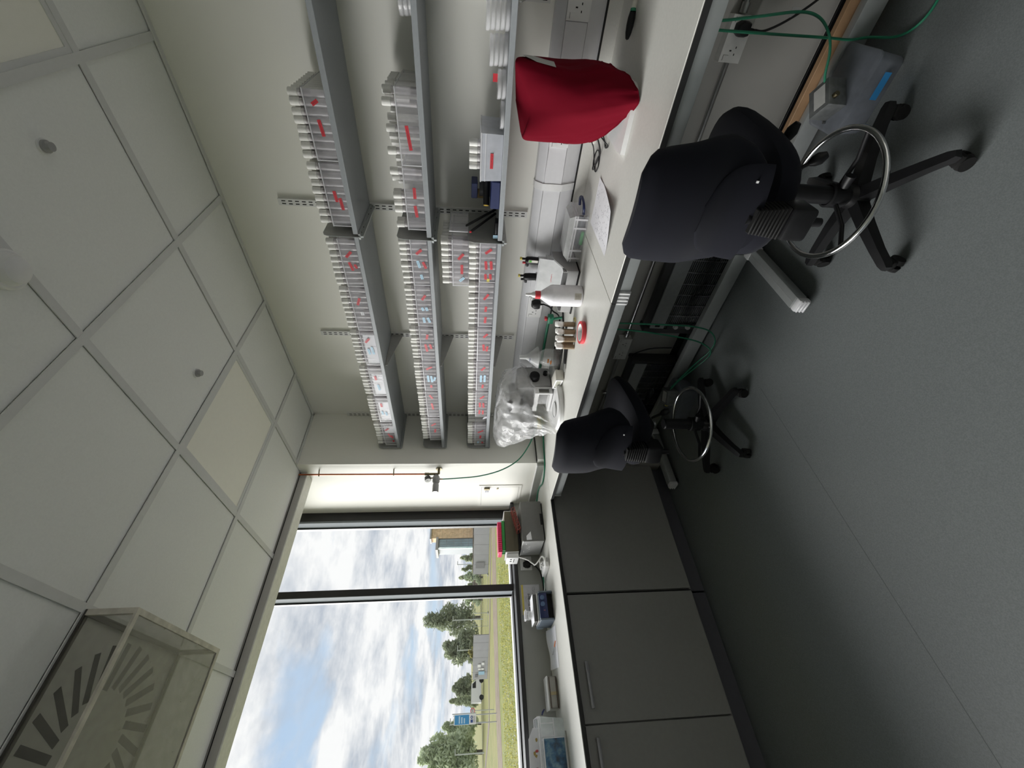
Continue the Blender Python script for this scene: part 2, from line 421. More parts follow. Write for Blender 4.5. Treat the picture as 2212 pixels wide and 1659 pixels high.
# ---- swirl diffuser with its perspex deflector box
x0, x1, y0, y1 = -0.147, 0.453, 1.540, 2.136
t = thing('swirl_diffuser', (0.15, 1.84, 2.63), 'square metal swirl air diffuser with radial dark slots set in ceiling', 'air vent')
put('face_plate', MB().box(x0+.013, x1-.013, y0+.013, y1-.013, 2.637, 2.645), mat('diffuser_plate', (0.60, 0.60, 0.57), 0.5), t)
for k in range(25):
    a = 2*PI*k/25 + math.radians(-80.4)
    c = Vector((0.145, 1.85)); e = Vector((math.cos(a), math.sin(a))); n = Vector((-e.y, e.x))
    p0 = c + e*.139 - n*.030; p1 = c + e*.272
    d = (p1-p0).normalized(); w = Vector((-d.y, d.x))*.0115
    q = [p0-w, p1-w, p1+w, p0+w]
    mb = MB(); mb.add([(v.x, v.y, 2.6362) for v in q] + [(v.x, v.y, 2.638) for v in q], [(3,2,1,0),(4,5,6,7),(0,1,5,4),(1,2,6,5),(2,3,7,6),(3,0,4,7)])
    put('slot', mb, M_slot, t)
t = thing('air_deflector', (0.15, 1.84, 2.48), 'dusty perspex deflector box in a metal frame hanging under the ceiling vent', 'deflector')
x0, x1, y0, y1, z0, z1 = -0.155, 0.452, 1.531, 2.13, 2.479, 2.632
fm = mat('aged_frame', (0.60, 0.57, 0.50), 0.5, var=0.18, scale=25); fd = mat('dark_gasket', (0.06, 0.055, 0.05), 0.6)
w = .017
for a in ((x0,x1,y0,y0+w),(x0,x1,y1-w,y1),(x0,x0+w,y0+w,y1-w),(x1-w,x1,y0+w,y1-w)):
    put('frame_bar', MB().box(*a, z0, z0+.008), fm, t)
    put('frame_flange', MB().box(*a, z1-.006, z1), fd, t)
for px, py in ((x0,y0),(x1-w,y0),(x0,y1-w),(x1-w,y1-w)):
    put('corner_post', MB().box(px, px+w, py, py+w, z0+.008, z1-.006), fm, t)
put('bottom_panel', MB().box(x0+w, x1-w, y0+w, y1-w, z0+.003, z0+.006), M_perspex, t)
for a in ((x0+w,x1-w,y0+.004,y0+.007),(x0+w,x1-w,y1-.007,y1-.004),(x0+.004,x0+.007,y0+w,y1-w),(x1-.007,x1-.004,y0+w,y1-w)):
    put('side_panel', MB().box(*a, z0+.008, z1-.006), M_perspex2, t)

# ---- ceiling sensors
for (x, y, lab) in ((1.351, .493, 'small grey ceiling sensor button above the petri dish end'), (1.356, 1.397, 'small grey ceiling sensor button beside the cream light panel')):
    t = thing('ceiling_sensor', (x, y, 2.615), lab, 'sensor', 'ceiling sensors')
    put('body', MB().lathe([(.0,-.022),(.012,-.022),(.013,-.012),(.017,-.010),(.017,.002)], (x,y,2.638), 20), M_midg, t)
    put('collar', MB().lathe([(.014,-.004),(.021,-.003),(.021,.003)], (x,y,2.638), 20), M_white, t)
t = thing('smoke_detector', (1.016, .676, 2.59), 'round white smoke detector on the ceiling at the edge of the picture', 'smoke detector')
put('base', MB().lathe([(.052,.0),(.052,-.012),(.047,-.016)], (1.016,.676,2.638), 32, caps=True), M_white, t)
put('dome', MB().lathe([(.0,-.044),(.022,-.043),(.034,-.036),(.036,-.026),(.042,-.016)], (1.016,.676,2.638), 32), M_white, t)

# ================================================================ WORKTOPS AND BENCH
def worktop(name, x0, x1, y0, y1, label, edge):
    t = thing(name, ((x0+x1)/2, (y0+y1)/2, .88), label, 'worktop')
    put('top', MB().rbox(x0, x1, y0, y1, .8805, .90, .0015, 1), M_top, t)
    if edge == 'x': put('edge_band', MB().box(x0-.004, x0, y0, y1, .8805, .8975), M_blackedge, t)
    else: put('edge_band', MB().box(x0, x1, y0-.004, y0, .8805, .8975), M_blackedge, t)
    return t
worktop('worktop', 1.323, 2.055, -1.3, .9355, 'pale laminate worktop section carrying the red-covered microscope', 'x')
worktop('worktop', 1.323, 2.055, .9375, 2.5385, 'pale laminate worktop section carrying the bagged microscope', 'x')
worktop('worktop', XL+.01, XC-.002, 2.5405, 3.198, 'pale laminate worktop under the window above the grey cupboards', 'y')
u = put('upstand', MB().box(2.0555, XW-.001, -1.3, 2.5385, .8805, .952), M_top, label='low pale upstand along the back of the shelf-side worktop', cat='upstand')
put('sealant_line', MB().box(2.056, XW-.001, -1.3, 2.5385, .952, .9565), M_slot, u)
u = put('upstand', MB().box(1.6445, XW-.001, 2.5405, YC-.001, .8805, .952), M_top, label='short pale upstand at the foot of the shaded column face', cat='upstand')
put('sealant_line', MB().box(1.645, XW-.001, 2.56, YC-.001, .952, .9555), M_slot, u)
u = put('upstand', MB().box(XC-.022, XC-.001, 2.588, 3.196, .9005, .950), M_lowwall, label='short grey upstand against the lit column face below the hatch', cat='upstand')
put('cap_strip', MB().box(XC-.024, XC-.001, 2.588, 3.196, .950, .955), M_white, u)

def bench_frame(y, lab):
    t = thing('bench_leg_frame', (1.6, y, 0), lab, 'bench leg', 'bench leg frames')
    put('foot', MB().rbox(1.40, 1.90, y-.03, y+.03, .022, .072, .006), M_frameg, t)
    put('foot_groove', MB().box(1.405, 1.84, y-.0015, y+.0015, .0705, .0725), M_midg, t)
    e = put('end_cap', MB().rbox(1.372, 1.40, y-.029, y+.029, .018, .070, .006), M_whiteg, t)
    for k in range(3):
        put('rib', MB().rbox(1.366, 1.373, y-.028, y+.028, .024+.015*k, .033+.015*k, .003, 1), M_whiteg, e)
    put('glide', MB().cyl((1.42,y,0),(1.42,y,.022),.018), M_dark, t)
    put('glide', MB().cyl((1.86,y,0),(1.86,y,.022),.018), M_dark, t)
    put('post', MB().box(1.845, 1.895, y-.025, y+.025, .072, .835), M_frameg, t)
    put('arm', MB().box(1.39, 1.90, y-.022, y+.022, .835, .880), M_frameg, t)
    put('joint_block', MB().rbox(1.80, 1.845, y-.034, y+.034, .02, .076, .006), M_whiteg, t)
bench_frame(.957, 'grey bench foot reaching the floor beside the nearer chair')
bench_frame(2.47, 'grey bench foot reaching the floor beside the cupboards')
t = thing('bench_rail', (1.35, 1, .83), 'light grey metal rail under the shelf-side worktop edge', 'rail')
put('beam', MB().rbox(1.335, 1.375, -1.2, 2.50, .832, .879, .004), M_frameg, t)
c = put('coupling', MB().rbox(1.331, 1.378, .885, .95, .829, .8795, .003), M_whiteg, t)
for k in range(4): put('rib', MB().rbox(1.326, 1.332, .889+.016*k, .899+.016*k, .832, .878, .003, 1), M_white, c)
put('end_cap', MB().rbox(1.333, 1.377, 2.50, 2.512, .830, .880, .003), M_whiteg, t)
t = thing('floor_rail', (1.87, 1, .02), 'long grey metal floor rail tying the bench feet together', 'rail')
put('beam', MB().rbox(1.852, 1.888, -1.2, .925, .036, .112, .003), M_frameg, t)
put('beam', MB().rbox(1.852, 1.888, .989, 2.438, .036, .112, .003), M_frameg, t)

# ---- cupboards under the window
def cabinet(x0, x1, doors, lab):
    t = thing('base_cabinet', ((x0+x1)/2, 2.87, 0), lab, 'cupboard', 'grey cupboards under the window')
    put('carcass', MB().box(x0+.002, x1-.002, 2.585, 3.17, .102, .879), M_cab, t)
    put('plinth', MB().box(x0+.001, x1-.001, 2.622, 2.64, 0, .104), M_plinth, t)
    for (a, b, h) in doors:
        d = put('door', MB().rbox(a+.002, b-.002, 2.562, 2.582, .116, .872, .0015, 1), M_cab, t)
        if h:
            mb = MB().rbox(h[0], h[1], 2.534, 2.544, .816, .833, .003)
            mb.box(h[0]+.012, h[0]+.022, 2.543, 2.563, .820, .829).box(h[1]-.022, h[1]-.012, 2.543, 2.563, .820, .829)
            put('handle', mb, mat('handle_grey', (.30,.30,.32), .35, metal=.3), d)
    return t
cabinet(.745, 1.598, [(.745, 1.598, None)], 'dark grey blank-fronted corner cupboard next to the farther chair')
cabinet(-.445, .735, [(.148, .735, (.205, .403)), (-.445, .146, (-.11, .098))], 'dark grey double cupboard with slim bar handles under the window')
cabinet(-1.64, -.451, [(-1.046, -.451, (-.99, -.79)), (-1.64, -1.048, (-1.30, -1.10))], 'dark grey double cupboard farther along under the window')

# ================================================================ SHELVING
SZ = (1.968, 1.648, 1.330)
SN = ('top', 'middle', 'bottom')
for n, z in zip(SN, SZ):
    put('shelf', MB().rbox(1.772, 2.076, -.75, .934, z-.020, z, .0015, 1), M_shelf, label=f'near length of the grey {n} wall shelf, beyond the end plate from the window', cat='shelf', group='grey wall shelves')
    put('shelf', MB().rbox(1.772, 2.076, .946, 2.584, z-.020, z, .0015, 1), M_shelf, label=f'long grey {n} wall shelf between the end plate and the column', cat='shelf', group='grey wall shelves')
UY = (.125, .945, 1.765, 2.570)
UL = ('white slotted shelf upright at the picture edge', 'white slotted shelf upright behind the shelf end plates', 'white slotted shelf upright in the middle of the vial boxes', 'white slotted shelf upright in the corner by the column')
SLOTME = None
for y, lab in zip(UY, UL):
    t = thing('shelf_upright', (2.083, y, 1.168), lab, 'shelf upright', 'slotted shelf uprights')
    put('channel', MB().box(2.0775, XW, y-.016, y+.016, 1.168, 2.380), M_steelw, t)
    mb = MB()
    for k in range(38):
        zz = 1.180 + .0315*k
        mb.box(2.0768, 2.0778, y-.009, y-.0045, zz, zz+.018).box(2.0768, 2.0778, y+.0045, y+.009, zz, zz+.018)
    put('slots', mb, M_slot, t)
for yi, y in enumerate(UY):
    for n, z in zip(SN, SZ):
        if yi == 2 or yi == 0:
            t = thing('shelf_bracket', (2.0, y, z-.1), f'tapered bracket under the {n} shelf ' + ('amid the vial boxes' if yi == 2 else 'at the picture edge'), 'bracket', 'tapered shelf brackets')
            put('web', MB().prism([(2.077, z-.022), (1.80, z-.022), (1.80, z-.032), (2.077, z-.092)], y-.002, y+.002, 'y'), M_bracket, t)
            put('flange', MB().box(1.79, 2.077, y-.010, y+.010, z-.0225, z-.0205), M_bracket, t)
        else:
            ye = y if yi == 1 else y + .004
            t = thing('shelf_end_plate', (1.9, ye, z-.03), f'grey rounded end plate of the {n} shelf ' + ('part way along the wall' if yi == 1 else 'at the column'), 'end plate', 'shelf end plates')
            poly = [(1.768, z-.026), (2.070, z-.026), (2.070, z+.135), (1.800, z+.135)]
            poly += [(1.800-.030*math.sin(a), z+.105+.030*math.cos(a)) for a in (.3,.6,.9,1.2,1.57)]
            put('plate', MB().prism(poly, ye-.0012, ye+.0012, 'y'), M_bracket, t)
            put('edge_lip', MB().tube([(1.768, ye, z-.026), (1.770, ye, z+.105), (1.779, ye, z+.127), (1.80, ye, z+.1355), (2.06, ye, z+.1355)], .0018, 6), M_frameg, t)
            mb = MB().box(1.772, 2.077, ye-.013, ye-.002, z-.030, z-.0205).box(1.772, 2.077, ye+.002, ye+.013, z-.030, z-.0205)
            mb.box(1.772, 2.077, ye-.004, ye+.004, z-.042 if yi == 1 else z-.036, z-.030)
            ch = put('arm_channel', mb, M_frameg, t)
            if yi == 1:
                for xx in (1.80, 1.85, 1.98, 2.04):
                    put('rivet', MB().cyl((xx, ye-.0085, z-.0315), (xx, ye-.0085, z-.030), .003, n=8), M_slot, ch)

# ================================================================ VIALS AND BOXES ON THE SHELVES
ORD = ['', 'first', 'second', 'third', 'fourth', 'fifth', 'sixth', 'seventh', 'eighth', 'ninth', 'tenth']
# one vial: clear tube, dark media band, white foam plug
vial0 = thing('fly_vial', (0, 0, 0))
put('tube', MB().lathe([(.0,.0),(.0125,.0),(.0132,.004),(.0132,.094),(.0120,.094)], n=14), M_vial, vial0, local=True)
put('media', MB().lathe([(.0,.002),(.0118,.002),(.0118,.026),(.0,.027)], n=12), mat('vial_food', (.20,.16,.13), .6, var=.2), vial0, local=True)
put('plug', MB().lathe([(.0,.084),(.0122,.084),(.0124,.092),(.0143,.094),(.0145,.122),(.0136,.1255),(.0,.1265)], n=14), M_plug, vial0, local=True)
vial_dark = dup(vial0)
for c in vial_dark.children:
    if c.name.startswith('media'):
        c.data = MB().lathe([(.0,.056),(.0122,.056),(.0124,.0835),(.0,.0836)], n=12).mesh('media_band'); c.data.materials.append(M_amber)
vial_used = {'a': False, 'b': False}
NV = 0
def vial(x, y, z, lab, group, dark=False, tilt=0.0):
    global NV
    k = 'b' if dark else 'a'; src = vial_dark if dark else vial0
    o = dup(src) if vial_used[k] else src
    vial_used[k] = True
    o.location = (x, y, z); o.rotation_euler = (R.uniform(-.03,.03)+tilt, R.uniform(-.03,.03), R.uniform(0, 6))
    tag(o, lab, 'vial', group); NV += 1
    return o
back = MB()                     # the hidden rows behind
def back_vial(x, y, z):
    back.lathe([(.013,.0),(.013,.092)], (x,y,z), 8)
    back.lathe([(.0142,.093),(.0142,.123),(.0,.126)], (x,y,z), 8)
BOXF = 1.781
def vial_box(y0, y1, z, lab, where, tapes, cols=8, dark=False, depth=.285, rows2=True, paper=None, sparse=1.0, plug_h=0):
    w = y1-y0; xa, xb = BOXF, BOXF+depth
    t = thing('vial_box', ((xa+xb)/2, (y0+y1)/2, z), lab, 'vial box', 'clear boxes of vials')
    h = .078; e = .0016
    mb = MB()
    # open box with a slightly flared wall
    def ring(x0_, x1_, a, b, zz): return [(x0_,a,zz),(x1_,a,zz),(x1_,b,zz),(x0_,b,zz)]
    outer = [ring(xa+.004, xb-.004, y0+.004, y1-.004, z+.0006), ring(xa, xb, y0, y1, z+h)]
    mb.loft(outer, True, False)
    put('tray', mb, M_box, t)
    put('rim', MB().tube([(xa,y0,z+h),(xb,y0,z+h),(xb,y1,z+h),(xa,y1,z+h)], .0024, 6, closed=True), M_rim, t)
    put('wall_end', MB().box(xa-.0005, xa+.002, y1-.0035, y1, z+.001, z+h), M_rim, t)
    if paper:
        a, b = y0 + w*paper[0], y0 + w*paper[1]
        put('paper_insert', MB().box(xa+.0055, xa+.0062, a, b, z+.004, z+.066), M_paper, t)
    rnd = random.Random(int(y0*1000)+int(z*77))
    for (u, v, l, ang, col) in tapes:
        m = {'r': M_red, 'b': M_blue, 'w': M_paper, 'y': M_ylw}[col]
        cy_, cz = y0 + w*u, z + h*v
        dirv = Vector((0, math.cos(ang), math.sin(ang))); upv = Vector((0, -math.sin(ang), math.cos(ang)))
        # tape reads along the shelf, away from the window to the right
        wd = .0125 if col != 'w' else .016
        lean = .004*(1-v)
        o = Vector((xa + lean - .0006, cy_, cz)); nx = Vector((-1, 0, 0))
        q = [o - dirv*l/2 - upv*wd/2, o + dirv*l/2 - upv*wd/2, o + dirv*l/2 + upv*wd/2, o - dirv*l/2 + upv*wd/2]
        mb = MB(); mb.add([p for p in q] + [p + nx*.0004 for p in q], [(0,1,2,3),(7,6,5,4),(0,4,5,1),(1,5,6,2),(2,6,7,3),(3,7,4,0)])
        tp = put('tape_label', mb, m, t, flat=True)
        sb = scribble(MB(), o + nx*.0004, -dirv, upv, nx, l*.8, wd*.7, 1, rnd, .0011, .7)
        put('handwriting', sb, M_ink, tp, flat=True)
    px = .0305
    n = cols
    pitch = (w-.008)/n
    for k in range(n):
        if rnd.random() > sparse: continue
        yy = y0 + .004 + pitch*(k+.5)
        kk = n - k
        vial(xa+.0185+rnd.uniform(-.001,.001), yy, z+.0022+rnd.uniform(0,.004)+plug_h, f'{ORD[kk]} white-plugged vial from the window end, front row, {where}', f'front row vials in the {where}', dark)
    for r in range(1, int((depth-.01)/px)):
        for k in range(n):
            yy = y0 + .004 + pitch*(k+.5); xx = xa+.0185+px*r
            if rnd.random() > sparse: continue
            if r == 1 and rows2:
                vial(xx, yy, z+.0022+rnd.uniform(0,.004), f'{ORD[n-k]} white-plugged vial from the window end, second row, {where}', f'second row vials in the {where}', dark)
            else: back_vial(xx, yy, z+.0022)
    return t
r_, b_, w_ = 'r', 'b', 'w'
S1 = [((.402,.639), [(.18,.55,.026,1.0,r_),(.52,.5,.055,-.12,r_)], True),
      ((.648,.904), [(.50,.55,.045,-.1,r_),(.62,.32,.050,-.1,r_)], True),
      ((.966,1.212), [(.30,.55,.040,.75,r_),(.55,.55,.045,-.25,r_),(.55,.28,.022,-.3,r_)], False),
      ((.223+1,1.487), [(.30,.58,.045,.35,r_),(.58,.5,.022,-.1,w_)], False),
      ((1.500,1.747), [(.25,.58,.038,.7,r_),(.58,.62,.040,-.1,b_),(.55,.36,.055,-.1,b_)], False),
      ((1.770,2.016), [(.36,.60,.034,-.1,r_),(.70,.5,.050,-.1,b_)], False),
      ((2.039,2.281), [(.30,.62,.034,-.05,r_),(.62,.66,.034,-.1,b_),(.66,.36,.034,-.1,b_)], False),
      ((2.301,2.552), [(.28,.62,.034,.8,r_),(.55,.5,.040,-.3,r_),(.62,.3,.034,-.2,r_),(.82,.25,.02,-.1,r_)], False)]
S2 = [((.377,.638), [(.62,.55,.085,-.12,r_)], False),
      ((.647,.904), [(.38,.5,.045,.0,r_),(.68,.5,.050,-.1,r_)], False),
      ((.948,1.193), [(.26,.55,.034,.85,r_),(.52,.62,.038,-.25,b_),(.54,.28,.036,-.35,r_),(.80,.5,.026,-.2,b_)], False),
      ((1.201,1.447), [(.26,.5,.034,.6,r_),(.55,.62,.022,-.3,b_),(.55,.36,.022,-.2,b_),(.84,.6,.034,-.1,b_),(.84,.28,.034,-.3,b_)], False),
      ((1.463,1.700), [(.26,.5,.034,.2,r_),(.60,.62,.055,-.15,r_),(.56,.3,.034,-.2,r_)], False),
      ((1.713,1.960), [(.22,.55,.040,1.0,r_),(.58,.68,.055,-.05,b_),(.60,.42,.055,-.1,b_),(.6,.2,.034,.3,b_),(.86,.5,.024,.0,r_)], False),
      ((1.975,2.222), [(.2,.6,.038,-.5,r_),(.58,.55,.060,-.12,r_)], False),
      ((2.238,2.490), [(.30,.6,.038,.9,r_),(.58,.5,.038,.1,r_)], False)]
S3 = [((.952,1.161), [(.2,.5,.036,.9,r_),(.55,.62,.045,-.1,r_),(.55,.3,.045,-.1,r_),(.85,.62,.03,-.1,r_),(.85,.32,.03,-.1,r_),(.95,.45,.02,0,'y')], False),
      ((1.166,1.440), [(.30,.52,.040,.6,r_),(.58,.52,.034,.05,r_),(.84,.52,.040,.05,r_)], False),
      ((1.453,1.697), [(.22,.45,.034,.7,r_),(.58,.55,.048,-.1,r_),(.62,.3,.038,.1,r_)], False),
      ((1.707,1.955), [(.24,.52,.034,.7,r_),(.58,.66,.060,.0,b_),(.58,.36,.060,.0,b_),(.86,.5,.032,.1,r_)], False),
      ((1.972,2.218), [(.22,.5,.036,.8,r_),(.52,.66,.045,-.05,r_),(.54,.36,.045,-.1,r_),(.82,.68,.040,.05,r_),(.84,.38,.040,.0,r_)], False),
      ((2.310,2.556), [(.34,.5,.045,1.0,r_),(.60,.5,.036,.05,r_),(.86,.7,.02,.3,b_),(.88,.3,.02,-.1,r_)], False)]
for S, z, nm in ((S1, SZ[0], 'top'), (S2, SZ[1], 'middle'), (S3, SZ[2], 'bottom')):
    nb = len(S)
    for i, ((a, b), tp, dark) in enumerate(S):
        o = ORD[nb-i]
        where = f'{o} box from window, {nm} shelf'
        spa = 1.0
        cols = 8
        if nm == 'middle' and i == 0: spa = .45
        if nm == 'middle' and i == 1: spa = .35
        if nm == 'bottom' and i == 0: cols = 7
        vial_box(a, b, z, f'clear box of white-plugged vials, {o} from the window end of the {nm} shelf', where, tp, cols=cols, dark=dark,
                 rows2=(nm == 'bottom' and i < 4) or (nm == 'middle' and i < 3), sparse=spa,
                 paper={4: (.10,.97), 5: (.24,.97), 6: (.20,.97), 7: (.15,.45)}.get(i) if nm == 'top' else None)
vial_box(.945, 1.186, 1.330+.1285, 'clear box of white-plugged vials stacked on top of another box on the bottom shelf', 'upper stacked box, bottom shelf',
         [(.34,.5,.038,.7,r_),(.62,.45,.050,.0,r_),(.85,.45,.03,.8,b_)], depth=.25)
# clear lid standing up behind the stacked box
t = thing('box_lid', (1.86, .94, 1.46), 'clear box lid leaning upright beside the stacked vial box', 'lid')
put('sheet', MB().box(1.79, 1.98, .905, .9075, 1.466, 1.548), M_box, t)
put('rim', MB().tube([(1.79,.906,1.466),(1.79,.906,1.548),(1.98,.906,1.548),(1.98,.906,1.466)], .0022, 6, closed=True), M_rim, t)
# torn paper bit in the gap of the bottom shelf
put('paper_scrap', MB().loft([[(1.79,2.236,1.3302),(1.80,2.262,1.3302),(1.815,2.25,1.3302)],[(1.786,2.238,1.352),(1.792,2.266,1.360),(1.807,2.25,1.345)]]), M_paper, label='crumpled white paper scrap in the gap between bottom shelf boxes', cat='paper')
bo = put('vial_rows', back, M_plug, label='closely packed white-plugged vials filling the boxes behind the front rows', cat='vials', kind='stuff')

# ---- petri dishes
dish0 = thing('petri_dish', (0,0,0))
put('base', MB().lathe([(.0,.0),(.043,.0),(.0435,.001),(.0435,.0135),(.0425,.0135),(.0425,.0015),(.0,.0015)], n=32), M_dish, dish0, local=True)
put('lid', MB().lathe([(.0,.0155),(.0455,.0155),(.0462,.0148),(.0462,.004),(.0452,.004),(.0452,.0142),(.0,.0144)], n=32), M_dish, dish0, local=True)
dused = False
def dishes(x, y, z, n, lab):
    global dused
    for k in range(n):
        o = dup(dish0) if dused else dish0
        dused = True
        o.location = (x + R.uniform(-.002,.002), y + R.uniform(-.002,.002), z + .0005 + .0160*k)
        pos = 'only one' if n == 1 else ('lowest' if k == 0 else ('topmost' if k == n-1 else f'{ORD[k+1]} from the bottom'))
        tag(o, f'clear petri dish, {pos} of the {lab}', 'petri dish', 'stacked petri dishes')
dishes(1.828, .060, 1.330, 5, 'tall cut-off stack, bottom shelf')
dishes(1.830, .160, 1.330, 5, 'second tall stack, bottom shelf')
dishes(1.835, .258, 1.330, 4, 'middle stack, bottom shelf')
dishes(1.825, .354, 1.330, 2, 'low stack before the tray, bottom shelf')
dishes(1.885, .150, 1.648, 3, 'middle shelf stack')
dishes(1.822, .449-.0, 1.330, 1, 'stack touching the frosted tray')
o = put('tape_flag', MB().box(1.84, 1.8404, .325, .350, 1.362, 1.3785), M_red, label='small red tape flag sticking up from a low dish stack', cat='tape')

# ---- frosted tray on the bottom shelf with four capped vials behind
t = thing('storage_tray', (1.9, .57, 1.330), 'long frosted white plastic tray with red tape on the bottom shelf', 'tray')
a, b, z = .500, .682, 1.330
a = .505
mb = MB().loft([[(1.795,a+.003,z+.0006),(2.02,a+.003,z+.0006),(2.02,b-.003,z+.0006),(1.795,b-.003,z+.0006)], [(1.790,a,z+.085),(2.025,a,z+.085),(2.025,b,z+.085),(1.790,b,z+.085)]], True, False)
put('body', mb, M_frost, t)
put('rim', MB().tube([(1.789,a,z+.085),(2.026,a,z+.085),(2.026,b,z+.085),(1.789,b,z+.085)], .0032, 6, closed=True), M_rim, t)
put('inner_rib', MB().box(1.788, 1.7895, a, b, z+.066, z+.069), M_rim, t)
tp = put('tape_label', MB().box(1.7905, 1.7915, .575, .632, z+.036, z+.048), M_red, t)
put('handwriting', scribble(MB(), (1.7904, .603, z+.042), (0,-1,0), (0,0,1), (-1,0,0), .045, .008, 1, R, .001), M_ink, tp)
for k in range(4):
    vial(1.86+.004*k, .56+.030*k, z+.0022+.004, f'{ORD[4-k]} white-plugged vial from the window end standing in the frosted tray', 'vials in the frosted tray')

# ---- odds and ends beside the bottom end plate
t = thing('torch', (1.85, .80, 1.34), 'black cylindrical torch with a yellow end lying on a blue box', 'torch')
put('barrel', MB().cyl((1.90,.688,1.388),(1.84,.80,1.386),.015,.0135,20), M_dark, t)
put('end_cap', MB().cyl((1.8395,.801,1.386),(1.838,.8035,1.386),.0115,n=20), mat('yellow_cap',(.80,.55,.10),.4), t)
put('blue_carton', MB().rbox(1.80, 1.95, .688, .80, 1.331, 1.369, .002, 1), M_navy, label='dark blue carton under the black torch on the bottom shelf', cat='carton')
put('blue_carton', MB().rbox(1.90, 1.98, .735, .80, 1.425, 1.452, .002, 1), M_navy, label='small dark blue carton balanced above the pen pot', cat='carton')
t = thing('pen_pot', (1.87, .85, 1.331), 'dark grey pen pot holding two black marker pens beside the end plate', 'pen pot')
put('pot', MB().lathe([(.0,.0),(.030,.0),(.032,.002),(.033,.085),(.031,.085),(.030,.004),(.0,.004)], (1.95,.775,1.331), 24), mat('pot_grey',(.05,.05,.052),.5), t)
put('brown_card', MB().box(1.93,1.935,.77,.81,1.385,1.44), mat('brown_card',(.20,.13,.05),.7), t)
for (p, q, col, lab) in (((1.90,.845,1.34),(1.80,.880,1.470),M_dark,'black marker pen leaning higher against the bottom end plate'), ((1.89,.86,1.34),(1.79,.903,1.452),M_dark,'black marker pen with a red tip leaning on the bottom end plate')):
    t = thing('marker_pen', p, lab, 'pen', 'marker pens on the bottom shelf')
    put('barrel', MB().cyl(p, q, .0055, n=12), col, t)
    d = (Vector(q)-Vector(p)).normalized()
    put('cap', MB().cyl(q, Vector(q)+d*.006, .0050, .0035, n=12), M_red if 'red' in lab else M_dark, t)
put('black_pouch', MB().rbox(1.785, 1.84, .855, .925, 1.3305, 1.345, .005), M_dark, label='flat black tool lying at the front of the bottom shelf by the end plate', cat='tool')
put('pale_tag', MB().box(1.783, 1.7838, .912, .928, 1.331, 1.352), M_blue, label='pale blue tag on the bottom shelf against the end plate', cat='tag')

# ================================================================ DADO TRUNKING AND SOCKETS
t = thing('dado_trunking', (2.06, 1, .957), 'white plastic cable trunking fixed along the wall behind the worktop', 'trunking')
prof = [(XW-.001,1.150),(2.062,1.147),(2.036,1.118),(2.033,1.111),(2.037,1.111),(2.037,1.024),(2.033,1.024),(2.036,1.018),(2.060,.972),(2.066,.958),(XW-.001,.958)]
put('body', MB().prism(prof, -1.2, 2.5865, 'y'), M_whiteg, t)
def lid(a, b): put('lid', MB().rbox(2.0315, 2.0372, a, b, 1.0255, 1.1095, .0015, 1), M_whiteg, t)
for a, b in ((-1.2, .03), (.180, .50), (.608, .768), (.800, 1.412), (1.550, 1.995), (2.10, 2.586)): lid(a, b)
cpl = [(x-.003, z) for x, z in prof]
cpl = [(XW-.001,1.153),(2.060,1.150),(2.033,1.120),(2.029,1.111),(2.029,1.024),(2.033,1.015),(2.057,.970),(2.063,.9575),(XW-.001,.9575)]
put('coupler', MB().prism(cpl, .768, .800, 'y'), M_white, t)
def socket(name, o, u, v, n, lab, pins=True, w=.146, h=.086, cat='socket', plate=M_white, boxd=0):
    """double outlet: o centre, u along its length, v up, n out of the wall"""
    o, u, v, n = map(Vector, (o, u, v, n))
    t = thing(name, o, lab, cat, 'double sockets')
    def slab(c, a, b, d0, d1, m, nm, p=t, flat=False):
        q = [c-u*a-v*b, c+u*a-v*b, c+u*a+v*b, c-u*a+v*b]
        mb = MB(); mb.add([x+n*d0 for x in q]+[x+n*d1 for x in q], [(3,2,1,0),(4,5,6,7),(0,1,5,4),(1,2,6,5),(2,3,7,6),(3,0,4,7)])
        return put(nm, mb, m, p)
    if boxd: slab(o, w/2-.001, h/2-.001, -boxd, 0, plate, 'back_box')
    fp = slab(o, w/2, h/2, 0, .006, plate, 'face_plate')
    for s in (-1, 1):
        c = o + u*s*w*.24
        slab(c + v*h*.10, .0022, .0042, .006, .0066, M_slot, 'pin_hole', fp)
        slab(c - v*h*.12 - u*.011, .0034, .0018, .006, .0066, M_slot, 'pin_hole', fp)
        slab(c - v*h*.12 + u*.011, .0034, .0018, .006, .0066, M_slot, 'pin_hole', fp)
        slab(o + u*s*w*.40 + v*h*.24, .008, .010, .006, .0085, plate, 'rocker', fp)
        slab(o + u*s*w*.40 + v*h*.36, .0085, .0006, .006, .0075, M_slot, 'rocker_line', fp)
    return t
def plug(o, u, v, n, lab, s=1.0, m=None):
    o, u, v, n = map(Vector, (o, u, v, n))
    t = thing('mains_plug', o, lab, 'plug', 'black mains plugs')
    ring = [(-.8,-1),(.8,-1),(1,-.5),(1,.35),(.55,1),(-.55,1),(-1,.35),(-1,-.5)]
    mk = lambda k, d: [o + u*a*.024*k*s + v*b*.026*k*s + n*d*s for a, b in ring]
    put('body', MB().loft([mk(1,0), mk(1,.022), mk(.82,.036), mk(.5,.040)]), m or M_dark, t)
    put('cord_grip', MB().cyl(o - v*.024*s + n*.014*s, o - v*.05*s + n*.012*s, .007*s, .004*s, 12), m or M_dark, t)
    return t
Yd, Zu, NX = (0,-1,0), (0,0,1), (-1,0,0)
socket('socket_outlet', (2.031, .105, 1.067), Yd, Zu, NX, 'data and power outlet plate in the trunking at the picture edge')
socket('socket_outlet', (2.031, .555, 1.067), Yd, Zu, NX, 'white double socket in the trunking half hidden by the red cover', w=.104)
socket('socket_outlet', (2.031, 1.481, 1.067), Yd, Zu, NX, 'white double socket in the trunking behind the wash bottle')
